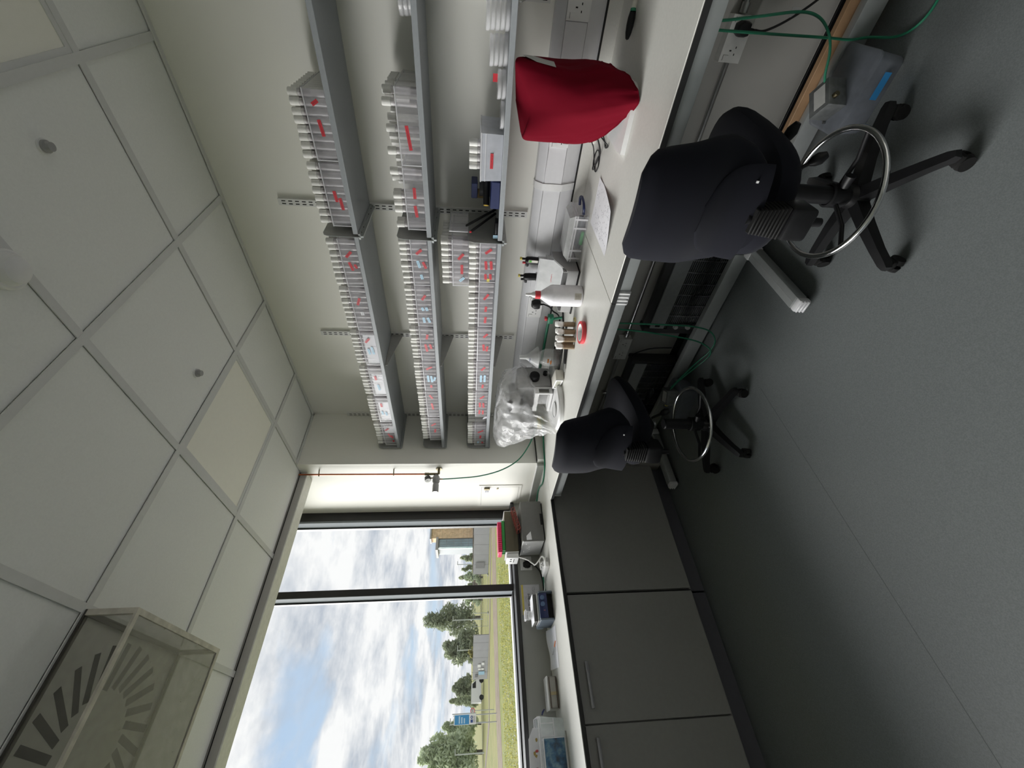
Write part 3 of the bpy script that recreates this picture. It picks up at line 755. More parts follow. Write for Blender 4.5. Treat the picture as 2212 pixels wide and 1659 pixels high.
socket('socket_outlet', (2.031, 2.047, 1.067), Yd, Zu, NX, 'white socket plate in the trunking behind the bagged microscope', w=.10)
plug((2.0245, .560, 1.045), Yd, Zu, NX, 'black mains plug in the trunking behind the red cover')
plug((2.0245, 1.447, 1.066), Yd, Zu, NX, 'black mains plug in the trunking behind the wash bottle')
put('flex', MB().tube([(2.01,1.447,1.016),(1.995,1.452,.985),(1.985,1.475,.962),(1.99,1.50,.93),(2.0,1.54,.910),(1.98,1.60,.906),(1.99,1.70,.906),(1.98,1.80,.906)], .0042, 8, smooth=6), M_dark, label='black mains flex falling from the plug behind the wash bottle', cat='cable')
# under the bench
def conduit(y0, y1, z, lab):
    t = thing('conduit', (2.07, (y0+y1)/2, z), lab, 'conduit', 'conduits under the bench')
    put('pipe', MB().cyl((2.068,y0,z),(2.068,y1,z),.0105,n=12), M_steel, t)
    put('gland', MB().cyl((2.068,y1-.03,z),(2.068,y1,z),.016,n=12), M_steel, t)
    y = (y0+y1)/2 + .03
    put('saddle', MB().rbox(2.055, XW, y-.008, y+.008, z-.03, z+.03, .004, 1), M_steel, t)
conduit(.262, 1.722, .418, 'long steel conduit between the two sockets under the bench')
conduit(1.915, 2.58, .418, 'short steel conduit between the socket and the column under the bench')
conduit(-1.0, .108, .425, 'steel conduit leaving the socket at the picture edge under the bench')
M_grysock = mat('surface_socket', (.60,.60,.58), .45)
socket('socket_outlet', (2.050, .186, .424), Yd, Zu, NX, 'surface-mounted double socket under the bench behind the green tubes', plate=M_grysock, boxd=.04)
socket('socket_outlet', (2.050, 1.818, .424), Yd, Zu, NX, 'surface-mounted double socket under the bench between the heaters', w=.180, plate=M_grysock, boxd=.04)
plug((2.043, .152, .424), Yd, Zu, NX, 'black mains plug in the socket under the bench')
t = thing('flex', (2.0,.15,.3), 'black mains flex with a pale tag hanging from the plug under the bench', 'cable')
put('cord', MB().tube([(2.03,.152,.372),(2.03,.150,.33),(2.02,.11,.26),(2.01,.04,.18),(2.0,-.06,.10),(1.98,-.2,.02)], .0045, 8, smooth=6), M_dark, t)
put('tag', MB().box(2.018,2.0188,.075,.105,.235,.268), M_midg, t)

# ================================================================ ON THE SHELF-SIDE BENCH
# ---- red cloth cover over a microscope with a white base
t = thing('covered_microscope', (1.78, .40, .90), 'microscope on a white base under a draped dark red cloth cover', 'microscope')
put('base', MB().prism([(1.606,.490),(1.612,.345),(1.626,.310),(1.640,.294),(1.67,.286),(1.93,.290),(1.93,.490),(1.66,.495)], .9006, .918, 'z'), M_white, t)
put('stand', MB().rbox(1.84, 1.91, .36, .44, .918, 1.20, .01), M_white, t)
keys = {  # angle key -> outlines at four heights, eight directions: front, front-left, left, back-left, back, back-right, right, front-right
 0: [(1.742,.395,1.250),(1.752,.468,1.254),(1.82,.503,1.262),(1.890,.480,1.26),(1.90,.400,1.25),(1.885,.32,1.270),(1.80,.278,1.286),(1.740,.284,1.308)],
 1: [(1.715,.392,1.222),(1.738,.490,1.243),(1.83,.524,1.240),(1.92,.50,1.235),(1.945,.400,1.235),(1.92,.29,1.245),(1.805,.263,1.262),(1.720,.268,1.288)],
 2: [(1.660,.375,1.09),(1.745,.480,1.12),(1.82,.528,1.13),(1.92,.51,1.12),(1.955,.400,1.12),(1.92,.285,1.12),(1.80,.276,1.125),(1.705,.284,1.115)],
 3: [(1.622,.350,.995),(1.712,.455,1.03),(1.80,.522,1.05),(1.92,.51,1.05),(1.955,.40,1.05),(1.91,.285,1.04),(1.785,.256,1.045),(1.685,.262,1.02)],
 4: [(1.590,.322,.905),(1.655,.395,.925),(1.775,.500,.985),(1.90,.505,1.0),(1.95,.40,1.0),(1.90,.285,.985),(1.765,.262,.975),(1.650,.272,.932)]}
def drape(keys, nth, nt_, fold, seed, fr=9.0, power=1.0):
    ks = sorted(keys); rings = []
    for j in range(nt_+1):
        tt = j/nt_*(len(ks)-1); a = min(int(tt), len(ks)-2); fq = tt-a
        g = lambda i: keys[ks[max(0, min(len(ks)-1, i))]]
        row = []
        for k in range(8):
            A, B, C, D = (Vector(g(a-1)[k]), Vector(g(a)[k]), Vector(g(a+1)[k]), Vector(g(a+2)[k]))
            row.append(0.5*((2*B)+(C-A)*fq+(2*A-5*B+4*C-D)*fq*fq+(3*B-A-3*C+D)*fq**3))
        ring = spline(row, nth//8, True)
        cen = sum(ring, Vector())/len(ring)
        out = []
        for i, p in enumerate(ring):
            d = Vector((p.x-cen.x, p.y-cen.y, 0)); d = d.normalized() if d.length > 1e-6 else d
            th = 2*PI*i/len(ring); s = j/nt_
            w = noise.noise(Vector((math.cos(th)*fr*.35, math.sin(th)*fr*.35, s*1.2+seed)))*1.0 + noise.noise(Vector((math.cos(th)*fr, math.sin(th)*fr, s*2.5+seed*2)))*.5
            w2 = noise.noise(Vector((p.x*30, p.y*30, p.z*22+seed)))*.25
            out.append(p + d*(w+w2)*fold*(.25+.75*s**power))
        rings.append(out)
    return rings
rr = drape(keys, 96, 36, .009, 3.1, 7)
cv = put('cloth_cover', MB().loft([[(1.845 + (p.x-1.845)*.02, .40 + (p.y-.40)*.02, 1.29) for p in rr[0]]] + rr, True, False), M_redcloth, t)
put('hem', MB().tube(rr[-1], .0022, 6, closed=True), M_redcloth, cv)
# pale printed patch on the side of the cover, laid on the cloth
pm = MB()
idx = lambda a: int(a/8*96) % 96
s0 = [rr[j][idx(6.15)] for j in range(7, 16)]; s1 = [rr[j][idx(6.6 + .35*min(1, (j-7)/5))] for j in range(7, 16)]
cen = Vector((1.845,.40,0))
def outw(p): d = Vector((p.x-cen.x, p.y-cen.y, 0)).normalized(); return p + d*.007
pts = [outw(p) for p in s0] + [outw(p) for p in s1]
n_ = len(s0); pm.add(pts, [(i, i+1, n_+i+1, n_+i) for i in range(n_-1)])
put('printed_patch', pm, mat('grey_print', (.45,.45,.44), .7), cv)
t = thing('microscope_cables', (1.95,.55,.90), 'looped thin black cables trailing from under the red cover', 'cable')
put('cord', MB().tube([(1.93,.50,.985),(1.96,.535,.955),(1.985,.585,.92),(1.99,.64,.9045),(1.985,.672,.904),(1.965,.665,.904),(1.955,.63,.904),(1.93,.60,.904),(1.90,.585,.91),(1.87,.55,.925),(1.85,.505,.95)], .0026, 8, smooth=8), M_dark, t)
put('cord', MB().tube([(1.90,.49,.96),(1.895,.53,.93),(1.91,.58,.906),(1.94,.63,.9035),(1.98,.66,.9035),(2.0,.64,.9035),(1.985,.60,.9035),(1.95,.585,.9035),(1.92,.60,.9035),(1.905,.635,.9035),(1.93,.665,.9035),(1.96,.655,.9035)], .0026, 8, smooth=8), M_dark, t)
put('cord', MB().tube([(1.84,.49,.95),(1.82,.515,.92),(1.825,.53,.9045),(1.86,.545,.9035),(1.89,.53,.9035),(1.90,.50,.92)], .0026, 8, smooth=8), M_dark, t)
put('data_tag', MB().rbox(1.945,1.953,.525,.56,.925,.937,.002,1), M_offw, t)

# ---- sheet of notes, curling
def sheet(u, v):
    x = 1.840 - .305*u; y = .655 + .200*v
    lift = .030*max(0, u-.25)**1.3*max(0, .85-v)**1.2 + .016*max(0, .25-u)*max(0,.6-v)
    return (x, y + .012*u*(1-v), .9012 + lift*1.3)
pt = MB().grid(sheet, 24, 18)
t = put('paper_sheet', pt, M_paper, label='loose sheet of handwritten notes curling on the pale worktop', cat='paper')
mb = MB()
rn = random.Random(4)
for r in range(13):
    u = .08 + .068*r
    for k in range(rn.randint(9, 16)):
        v = rn.uniform(.06, .9)
        if rn.random() < .25: continue
        a = Vector(sheet(u, v)) + Vector((0,0,.0007)); b = Vector(sheet(u + rn.uniform(-.012,.012), min(.96, v+rn.uniform(.012,.035)))) + Vector((0,0,.0007))
        n = Vector((0,0,1)).cross((b-a).normalized())*.0010
        mb.add([a-n,b-n,b+n,a+n], [(0,1,2,3)])
put('handwriting', mb, mat('pencil', (.16,.16,.20), .7), t, flat=True)

# ---- brush at the picture edge
t = thing('brush', (1.85,.12,.90), 'brush with a dark oval head and pale handle at the picture edge', 'brush')
put('head', MB().lathe([(.0,-.040),(.006,-.036),(.0105,-.02),(.0125,.0),(.0125,.02),(.010,.036)], (0,0,0), 16, caps=True).xf(Matrix.Translation((1.855,.160,.914)) @ Matrix.Rotation(PI/2,4,'X')), M_dark, t)
put('ferrule', MB().cyl((1.855,.124,.914),(1.858,.116,.914),.010,.009,16), M_green, t)
put('handle', MB().tube([(1.858,.117,.914),(1.868,.08,.912),(1.88,.03,.911),(1.90,-.06,.910)], [.009,.008,.0075,.009], 12), M_offw, t)

# ---- clear case with navy handle
t = thing('clear_case', (1.95,.96,.90), 'clear plastic carry case with a navy handle and green block inside', 'case')
z0, z1 = .9006, .952
q = [(1.876,.848),(2.035,.848),(2.035,1.080),(1.876,1.080)]
put('body', MB().loft([[(x,y,z0) for x,y in q],[(x,y,z1) for x,y in q]], True, False), M_box, t)
put('rim', MB().tube([(x,y,z1) for x,y in q], .0035, 6, closed=True), M_rim, t)
put('rim', MB().tube([(x,y,z1+.012) for x,y in q], .0030, 6, closed=True), M_rim, t)
q2 = [(1.898,.868),(2.02,.868),(2.02,1.060),(1.898,1.060)]
put('lid', MB().loft([[(x,y,z1+.004) for x,y in q],[(x,y,z1+.012) for x,y in q],[(x,y,z1+.034) for x,y in q2]], False, True), M_lid, t)
for yy in (.862, .905, 1.02, 1.062): put('latch_rib', MB().box(1.873, 1.8765, yy-.004, yy+.004, z0+.004, z1+.012), M_rim, t)
hd = put('handle', MB().tube([(1.90,.846,.925),(1.896,.815,.930),(1.92,.796,.932),(1.965,.793,.932),(2.0,.81,.930),(2.005,.846,.925)], .0062, 8, smooth=5), M_navy, t)
put('green_block', MB().rbox(1.89,1.905,.93,.998,.903,.918,.002,1), mat('green_block',(.06,.42,.12),.5), label='green block inside the clear carry case', cat='block')
put('grey_gadget', MB().rbox(1.91,1.97,.88,1.03,.903,.928,.006), mat('gadget',(.10,.12,.13),.5), label='dark grey instrument inside the clear carry case', cat='tool')

# ---- grey tool box with a hinged clear lid, pipettes behind
t = thing('tool_box', (1.92,1.235,.90), 'grey open-topped box with a raised clear lid marked in red', 'box')
put('base_plate', MB().rbox(1.815,2.02,1.105,1.365,.9006,.909,.002,1), M_dark, t)
mb = MB().box(1.822,1.827,1.112,1.358,.909,.962).box(2.005,2.01,1.112,1.358,.909,.985).box(1.827,2.005,1.112,1.117,.909,.985).box(1.827,2.005,1.353,1.358,.909,.975).box(1.827,2.005,1.117,1.353,.909,.912)
put('tray', mb, M_gbox2, t)
put('end_panel', MB().prism([(1.822,.909),(2.012,.909),(2.012,1.02),(1.93,1.02),(1.822,.965)], 1.104, 1.112, 'y'), M_midg, t)
ld = put('lid', MB().loft([[(1.925,1.115,.965),(1.929,1.115,.965),(1.929,1.355,.965),(1.925,1.355,.965)],[(1.955,1.115,1.092),(1.959,1.115,1.092),(1.959,1.355,1.092),(1.955,1.355,1.092)]]), M_lid, t)
put('lid_rim', MB().tube([(1.925,1.115,.965),(1.925,1.355,.965),(1.955,1.355,1.092),(1.955,1.115,1.092)], .003, 6, closed=True), M_rim, t)
put('handwriting', scribble(MB(), (1.9365,1.222,1.018), (0,-1,0), (.23,0,.973), (-.973,0,.23), .05, .012, 1, random.Random(3), .002, .8), M_red, ld)
rn = random.Random(8); mb = MB()
for k in range(26):
    c = Vector((rn.uniform(1.84,1.90), rn.uniform(1.14,1.33), .914)); d = Vector((rn.uniform(-1,1),rn.uniform(-1,1),rn.uniform(0,.8))).normalized()*.018
    mb.cyl(c-d*.2, c+d, .0022, n=6)
put('loose_pins', mb, mat('brass_bits',(.45,.32,.12),.4,metal=.5,var=.4), label='heap of small brassy pins lying in the grey box', cat='pins', kind='stuff')
def pipette(x, y, z, lab, tilt, green):
    t = thing('pipette', (x,y,z), lab, 'pipette', 'black pipettes on the stand')
    T = Matrix.Translation((x,y,z)) @ Matrix.Rotation(tilt,4,'X')
    put('body', MB().lathe([(.011,-.02),(.017,.0),(.0195,.03),(.0205,.06),(.019,.085),(.014,.092)], n=16, caps=True).xf(T), M_dark, t)
    put('finger_rest', MB().rbox(-.012,.012,.008,.034,.072,.088,.004).xf(T), M_dark, t)
    put('stem', MB().cyl((0,-.006,.09),(0,-.006,.112),.006,n=10).xf(T), M_dark, t)
    put('button', MB().cyl((0,-.006,.112),(0,-.006,.122),.0085,n=12).xf(T), M_ylw, t)
    put('ejector', MB().cyl((0,.016,.090),(0,.016,.106),.006,n=10).xf(T), M_red if green else M_dark, t)
    if green:
        lb = put('maker_label', MB().box(-.0225,-.0195,-.013,.0,.028,.078).xf(T), M_offw, t)
        put('green_square', MB().box(-.0230,-.0224,-.012,-.001,.062,.076).xf(T), mat('green_mark',(.12,.45,.06),.5), lb)
pipette(1.985, 1.150, 1.070, 'black pipette with a green and white label on the stand', .05, True)
pipette(1.985, 1.245, 1.070, 'plain black pipette standing next to the labelled one', -.02, False)
t = thing('pipette_stand', (1.99,1.2,.985), 'clear pipette stand rising behind the grey box', 'stand')
put('bar', MB().rbox(1.962,2.012,1.12,1.28,1.040,1.052,.003,1), M_lid, t)
for yy in (1.125, 1.275): put('post', MB().box(1.98,1.996,yy-.005,yy+.005,.986,1.040), M_lid, t)
for yy in (1.150,1.245): put('holder', MB().lathe([(.020,.0),(.024,.0),(.025,.042),(.021,.042)], (1.985,yy,1.0525), 16), M_lid, t)

# ---- wash bottle
bx, by = 1.716, 1.178
t = thing('wash_bottle', (bx,by,.90), 'white plastic squeeze bottle with a red collar and pointed spout', 'bottle')
put('body', MB().lathe([(.0,.0006),(.046,.0006),(.0515,.006),(.0525,.02),(.0525,.148),(.050,.158),(.024,.198),(.0185,.206),(.0185,.212)], (bx,by,.90), 32), M_bottle, t)
put('liquid', MB().lathe([(.0,.004),(.0495,.006),(.0505,.096),(.0,.096)], (bx,by,.90), 28), mat('rinse',(.70,.70,.74),.3), t)
put('collar', MB().lathe([(.019,.207),(.0195,.207),(.0195,.232),(.015,.233)], (bx,by,.90), 24), M_red, t)
put('spout', MB().lathe([(.0150,.232),(.0140,.243),(.0085,.252),(.0075,.268),(.0055,.280),(.0,.280)], (bx,by,.90), 20), M_white, t)
lb = put('label', MB().add([(bx-.053*math.cos(a), by+.053*math.sin(a), .90+zz) for a in (-.85,-.7,-.55,-.4,-.25) for zz in (.012,.045)], [(2*i,2*i+1,2*i+3,2*i+2) for i in range(4)]), mat('kraft_label',(.48,.45,.40),.7), t)
put('print', scribble(MB(), (bx-.0461, by-.0262, .930), (.494,-.869,0), (0,0,1), (-.869,-.494,0), .018, .02, 4, random.Random(5), .0009, .5), M_ink, lb)

# ---- loose vials, tape roll
bv = thing('culture_vial', (0,0,0))
put('tube', MB().lathe([(.0,.0006),(.0122,.0006),(.0128,.004),(.0128,.076)], n=16), clear('vial_amber',(.34,.26,.17),.5,.2), bv, local=True)
put('media', MB().lathe([(.0,.002),(.0115,.002),(.0115,.060),(.0,.061)], n=14), M_brown, bv, local=True)
put('plug', MB().lathe([(.0,.060),(.012,.060),(.0138,.074),(.0142,.092),(.0125,.097),(.0,.098)], n=14), M_plug, bv, local=True)
VP = [(1.708,1.352,'nearest the wash bottle'),(1.672,1.372,'second in the front row'),(1.640,1.398,'third in the front row'),(1.628,1.438,'last in the front row'),
      (1.738,1.372,'behind the one nearest the wash bottle'),(1.704,1.394,'in the middle of the cluster'),(1.676,1.418,'at the back of the cluster'),(1.662,1.448,'at the rear corner of the cluster')]
for i, (x, y, w) in enumerate(VP):
    o = bv if i == 0 else dup(bv)
    o.location = (x, y, .90); o.rotation_euler = (R.uniform(-.02,.02), R.uniform(-.02,.02), i)
    tag(o, f'brown-filled vial with a white plug on the worktop, {w}', 'vial', 'loose vials on the worktop')
put('rubber_band', MB().tube([(1.712,1.318,.9025),(1.735,1.325,.903),(1.742,1.345,.9025),(1.728,1.338,.904),(1.70,1.325,.904)], .0016, 6, closed=True, smooth=6), M_ylw, label='pale rubber band beside the loose vials', cat='rubber band')
t = thing('tape_roll', (1.543,1.268,.90), 'roll of red tape lying on the pale worktop', 'tape roll')
put('tape', MB().lathe([(.042,.0006),(.055,.0006),(.055,.019),(.042,.019)], (1.543,1.268,.90), 40), mat('red_roll',(.62,.045,.06),.4), t)
put('core', MB().lathe([(.040,.0004),(.0425,.0004),(.0425,.0195),(.040,.0195),(.040,.0004)], (1.543,1.268,.90), 40), M_white, t)

# ---- jar with an inverted funnel
jx, jy = 1.850, 1.725
t = thing('glass_jar', (jx,jy,.90), 'clear glass jar with a dark brown ring at its base', 'jar')
put('glass', MB().lathe([(.0,.0006),(.050,.0006),(.054,.005),(.054,.088),(.050,.098),(.030,.132),(.027,.140)], (jx,jy,.90), 32), M_glassware, t)
put('dark_band', MB().lathe([(.0,.004),(.051,.004),(.052,.028),(.0,.029)], (jx,jy,.90), 28), mat('syrup',(.035,.014,.010),.15), t)
for (zz, a) in ((.075,-.35), (.058,-.15)):
    put('label_strip', MB().add([(jx-.0548*math.cos(a+k*.12), jy+.0548*math.sin(a+k*.12), .90+zz+dz) for k in range(-2,3) for dz in (0,.010)], [(2*i,2*i+1,2*i+3,2*i+2) for i in range(4)]), mat('orange_strip',(.36,.13,.03),.5), t)
t = thing('funnel', (jx,jy,1.035), 'clear plastic funnel with a navy label upturned on the glass jar', 'funnel')
put('cone', MB().lathe([(.066,.0),(.067,.002),(.018,.066),(.0145,.072),(.0120,.112),(.0,.112)], (jx,jy,1.036), 32), M_lid, t)
put('label', MB().add([(jx-math.cos(a)*(.0405+.001)-.0, jy+math.sin(a)*(.0415), 1.036+.034) for a in (-.5,-.25,0,.25,.5)] + [(jx-math.cos(a)*.0275, jy+math.sin(a)*.0275, 1.036+.054) for a in (-.5,-.25,0,.25,.5)], [(i,i+1,6+i,5+i) for i in range(4)]), M_navy, t)
t = thing('glass_cylinder', (1.86,1.86,.92), 'small clear glass cylinder lying between the jar and the microscope', 'cylinder')
put('glass', MB().cyl((1.87,1.784,.955),(1.852,1.862,.945),.012,.012,18,False), M_glassware, t)
put('foot', MB().cyl((1.852,1.862,.945),(1.851,1.866,.945),.016,n=18), M_glassware, t)
put('stopper', MB().cyl((1.8705,1.779,.9555),(1.87,1.784,.955),.0125,n=18), M_glassware, t)
put('rest_block', MB().rbox(1.835,1.885,1.790,1.855,.9006,.930,.004), M_white, t)
# black-handled tools, cables
t = thing('pliers', (1.71,1.60,.90), 'black-handled pliers lying beside the loose vials', 'pliers')
put('handle', MB().tube([(1.765,1.50,.908),(1.745,1.545,.910),(1.715,1.60,.910),(1.70,1.625,.909)], .0065, 10, smooth=4), M_dark, t)
put('handle', MB().tube([(1.735,1.505,.908),(1.722,1.55,.909),(1.700,1.60,.910),(1.692,1.622,.909)], .0065, 10, smooth=4), M_dark, t)
put('jaw', MB().tube([(1.698,1.622,.909),(1.68,1.648,.908),(1.668,1.668,.906)], [.010,.007,.002], 8), M_steel, t)
put('flex', MB().tube([(1.97,1.47,.906),(1.90,1.52,.905),(1.86,1.56,.905),(1.82,1.62,.905),(1.80,1.70,.905),(1.80,1.80,.905),(1.83,1.87,.905)], .0045, 8, smooth=6), M_dark, label='black flex winding across the worktop behind the loose vials', cat='cable')
t = thing('switch_box', (1.70,1.76,.90), 'small white control box with a recessed face beside the microscope base', 'control box')
T = Matrix.Translation((1.705,1.765,.90)) @ Matrix.Rotation(-.35,4,'Z')
put('case', MB().rbox(-.030,.034,-.062,.062,.0006,.050,.004).xf(T), M_offw, t)
mb = MB().box(-.036,-.0302,-.062,.062,.006,.014).box(-.036,-.0302,-.062,.062,.042,.050).box(-.036,-.0302,-.062,-.052,.014,.042).box(-.036,-.0302,.052,.062,.014,.042)
put('front_frame', mb.xf(T), M_white, t)
put('window', MB().box(-.0312,-.0302,-.05,.05,.015,.041).xf(T), mat('box_window',(.42,.42,.36),.4), t)

# ---- stereo microscope under a plastic bag
t = thing('stereo_microscope', (1.78,1.98,.90), 'grey and white stereo microscope standing under a clear plastic bag', 'microscope')
T = Matrix.Translation((1.75,1.97,.90))
base = [(-.235,.045),(-.262,-.02),(-.258,-.09),(-.22,-.145),(-.13,-.175),(.15,-.165),(.19,-.10),(.19,.13),(.10,.17),(-.12,.13)]
bb = [Vector((x,y,0)) for x, y in base]; bs = spline(bb, 5, True)
put('base', MB().loft([[T @ Vector((p.x,p.y,.0006)) for p in bs],[T @ Vector((p.x,p.y,.022)) for p in bs],[T @ Vector((p.x*.97,p.y*.96,.030)) for p in bs]]), M_white, t)
put('stage_plate', MB().lathe([(.0,.0305),(.046,.0305),(.047,.033),(.044,.034),(.0,.034)], (1.60,1.925,.90), 32), M_white, t)
put('stage_ring', MB().torus((1.60,1.925,.9335), .047, .002, 36, 6), M_midg, t)
put('column_housing', MB().rbox(1.755,1.93,1.895,2.06,.930,1.145,.012), M_midg, t)
put('side_panel', MB().rbox(1.765,1.925,1.889,1.8955,.938,1.14,.003,1), M_gbox2, t)
put('focus_knob', MB().lathe([(.030,.0),(.032,.006),(.032,.034),(.029,.040),(.0,.040)], (1.825,1.889,1.04), 24, axis='y').xf(Matrix.Translation((0,2*1.889,0)) @ Matrix.Scale(-1,4,(0,1,0))), M_dark, t)
put('lock_knob', MB().cyl((1.865,1.889,.965),(1.865,1.868,.965),.015,n=20), M_dark, t)
mb = MB().box(1.70,1.755,1.89,2.06,1.02,1.045).box(1.70,1.755,1.89,2.06,.935,.950).box(1.70,1.708,1.89,1.90,.95,1.02).box(1.745,1.755,1.89,1.90,.95,1.02)
put('front_bracket', mb, M_white, t)
put('bracket_window', MB().box(1.705,1.75,1.905,1.91,.952,1.018), mat('acrylic_dark',(.16,.16,.15),.3), t)
put('head', MB().rbox(1.70,1.86,1.95,2.10,1.12,1.200,.03,3), M_midg, t)
put('objective', MB().cyl((1.72,2.0,1.12),(1.72,2.0,1.05),.035,.03,24), M_dark, t)
for s in (-1,1): put('eyepiece', MB().cyl((1.72,2.015+.033*s,1.18),(1.69,2.015+.035*s,1.205),.014,.015,16), M_dark, t)
put('lamp_yellow', MB().rbox(1.86,1.93,2.40,2.47,.9006,.945,.006), M_ylw, label='yellow block on the worktop behind the plastic bag', cat='block')
keys = {
 0: [(1.74,2.16,1.265),(1.76,2.40,1.275),(1.84,2.50,1.27),(1.90,2.38,1.27),(1.92,2.15,1.262),(1.90,1.98,1.250),(1.84,1.93,1.242),(1.77,1.96,1.245)],
 1: [(1.66,2.10,1.225),(1.68,2.40,1.235),(1.83,2.60,1.225),(1.94,2.40,1.24),(1.97,2.15,1.235),(1.95,1.96,1.22),(1.86,1.895,1.205),(1.72,1.93,1.21)],
 2: [(1.60,2.05,1.13),(1.64,2.30,1.13),(1.78,2.52,1.14),(1.94,2.40,1.13),(1.985,2.15,1.13),(1.96,1.94,1.14),(1.90,1.868,1.125),(1.70,1.905,1.13)],
 3: [(1.545,2.00,1.03),(1.60,2.18,1.02),(1.74,2.36,1.03),(1.93,2.36,1.05),(1.985,2.15,1.07),(1.95,1.93,1.095),(1.90,1.87,1.10),(1.67,1.895,1.06)],
 4: [(1.488,1.985,.935),(1.53,2.06,.945),(1.70,2.23,.975),(1.90,2.28,1.0),(1.98,2.12,1.02),(1.94,1.92,1.07),(1.885,1.872,1.085),(1.62,1.90,1.0)]}
rr = drape(keys, 120, 44, .020, 9.3, 11, .4)
for j, ring in enumerate(rr):
    for i, p in enumerate(ring):
        p += Vector((noise.noise(p*16), noise.noise(p*16+Vector((5,0,0))), noise.noise(p*16+Vector((0,7,0)))))*.012 + Vector((noise.noise(p*45),noise.noise(p*45+Vector((3,1,0))),noise.noise(p*45+Vector((0,0,3)))))*.005
bagt = thing('plastic_bag', (1.78,2.1,1.0), 'crinkled clear plastic bag draped over the stereo microscope', 'plastic bag')
top = [[Vector((1.83,2.18,1.268)) + (p-Vector((1.83,2.18,1.268)))*k + Vector((0,0,noise.noise(p*20)*.01)) for p in rr[0]] for k in (.02,.3,.6,.85)]
put('film', MB().loft(top + rr, True, False), M_bag, bagt)
tip = [[Vector((1.80,2.585,1.205)), Vector((1.82,2.60,1.235)), Vector((1.85,2.60,1.20)), Vector((1.82,2.58,1.16))],
       [Vector((1.84,2.66,1.195)), Vector((1.85,2.665,1.215)), Vector((1.865,2.665,1.195)), Vector((1.85,2.655,1.18))]]
rest = [[p*1.0 - Vector((0,.09,0)) for p in r] for r in tip]
put('corner_tail', MB().loft([rest[0], rest[1]]), M_bag, bagt)

# ---- copper gas pipe and regulator on the lit column face
t = thing('gas_pipe', (1.615,2.675,1.70), 'thin copper gas pipe running down the lit column face', 'pipe')
put('pipe', MB().cyl((1.612,2.676,1.765),(1.612,2.668,2.634),.0055,n=12), M_copper, t)
for z in (2.50, 1.985):
    c = put('clip', MB().torus((1.612,2.675,z), .008, .003, 16, 6), M_brass, t)
    put('clip_stem', MB().cyl((1.615,2.67,z),(XC,2.655,z),.004,n=8), M_brass, c)
t = thing('gas_regulator', (1.60,2.70,1.66), 'small grey gas regulator with pressure gauge and brass elbow', 'regulator')
put('elbow', MB().tube([(1.612,2.676,1.765),(1.612,2.676,1.672),(1.612,2.672,1.665),(1.626,2.662,1.665),(XC-.001,2.655,1.665)], .0085, 10), M_brass, t)
put('flange', MB().cyl((XC-.006,2.655,1.665),(XC-.0006,2.655,1.665),.022,n=20), M_brass, t)
put('union', MB().cyl((1.612,2.676,1.735),(1.612,2.676,1.765),.0105,n=8), M_brass, t)
put('stem', MB().cyl((1.614,2.676,1.683),(1.600,2.690,1.683),.012,n=14), M_steel, t)
T = Matrix.Translation((1.598,2.715,1.683)) @ Matrix.Rotation(-PI/2-.0,4,'X') @ Matrix.Rotation(.22,4,'Y')
T = frame_to((1.600,2.715,1.683), (1,0,0), (0,0,-1), (0,1,0)) if False else Matrix.Translation((1.604,2.690,1.683)) @ Vector((-1,.08,0)).to_track_quat('Z','X').to_matrix().to_4x4()
put('body', MB().lathe([(.020,.0),(.026,.012),(.026,.045),(.019,.060),(.0,.060)], n=24, caps=True).xf(T), M_midg, t)
k = put('knob', MB().lathe([(.017,.060),(.022,.068),(.0225,.120),(.020,.126)], n=24).xf(T), mat('knob_grey',(.36,.36,.37),.4), t)
put('knob_top', MB().cyl((0,0,.122),(0,0,.1265),.0195,n=24).xf(T), M_white, k)
put('gauge_stem', MB().cyl((1.588,2.692,1.70),(1.588,2.692,1.728),.005,n=8), M_brass, t)
T2 = Matrix.Translation((1.590,2.692,1.744)) @ Vector((-.95,-.15,-.2)).to_track_quat('Z','X').to_matrix().to_4x4()
g = put('gauge', MB().lathe([(.008,-.012),(.022,-.004),(.023,.022),(.021,.024)], n=24, caps=True).xf(T2), mat('gauge_case',(.05,.05,.05),.4), t)
put('dial', MB().cyl((0,0,.0235),(0,0,.0245),.0205,n=24).xf(T2), M_white, g)
put('needle', MB().box(-.001,.012,-.001,.001,.0246,.0252).xf(T2), M_ink, g)
put('hose_barb', MB().cyl((1.580,2.693,1.66),(1.578,2.69,1.628),.005,.004,10), M_brass, t)
put('gas_hose', MB().tube([(1.578,2.69,1.634),(1.572,2.67,1.53),(1.565,2.63,1.37),(1.575,2.57,1.22),(1.62,2.51,1.10),(1.71,2.455,1.02),(1.80,2.40,.975),(1.86,2.36,.955)], .0042, 8, smooth=8), M_green, label='thin green hose curving from the gas regulator down behind the plastic bag', cat='hose')
put('gas_hose', MB().tube([(1.88,2.36,.925),(1.83,2.45,.9065),(1.72,2.505,.9055),(1.61,2.545,.9055),(1.56,2.63,.9055),(1.55,2.72,.9055),(1.59,2.84,.9055),(1.598,2.93,.9055),(1.57,3.03,.9055),(1.52,3.10,.9055)], .0052, 8, smooth=8), M_green, label='green hose lying on the worktop corner beneath the column', cat='hose')
put('air_hose', MB().tube([(1.995,1.53,.975),(2.005,1.62,.974),(2.008,1.80,.972),(2.008,2.05,.972),(2.0,2.25,.97),(1.95,2.34,.955)], .0085, 10, smooth=6), M_green, label='thick green air hose running along the trunking behind the glass jar', cat='hose')
t = thing('valve_manifold', (1.97,1.52,.90), 'green plastic valve manifold with a red tap behind the loose vials', 'valve')
put('body', MB().rbox(1.955,1.99,1.495,1.55,.955,.99,.006), M_green, t)
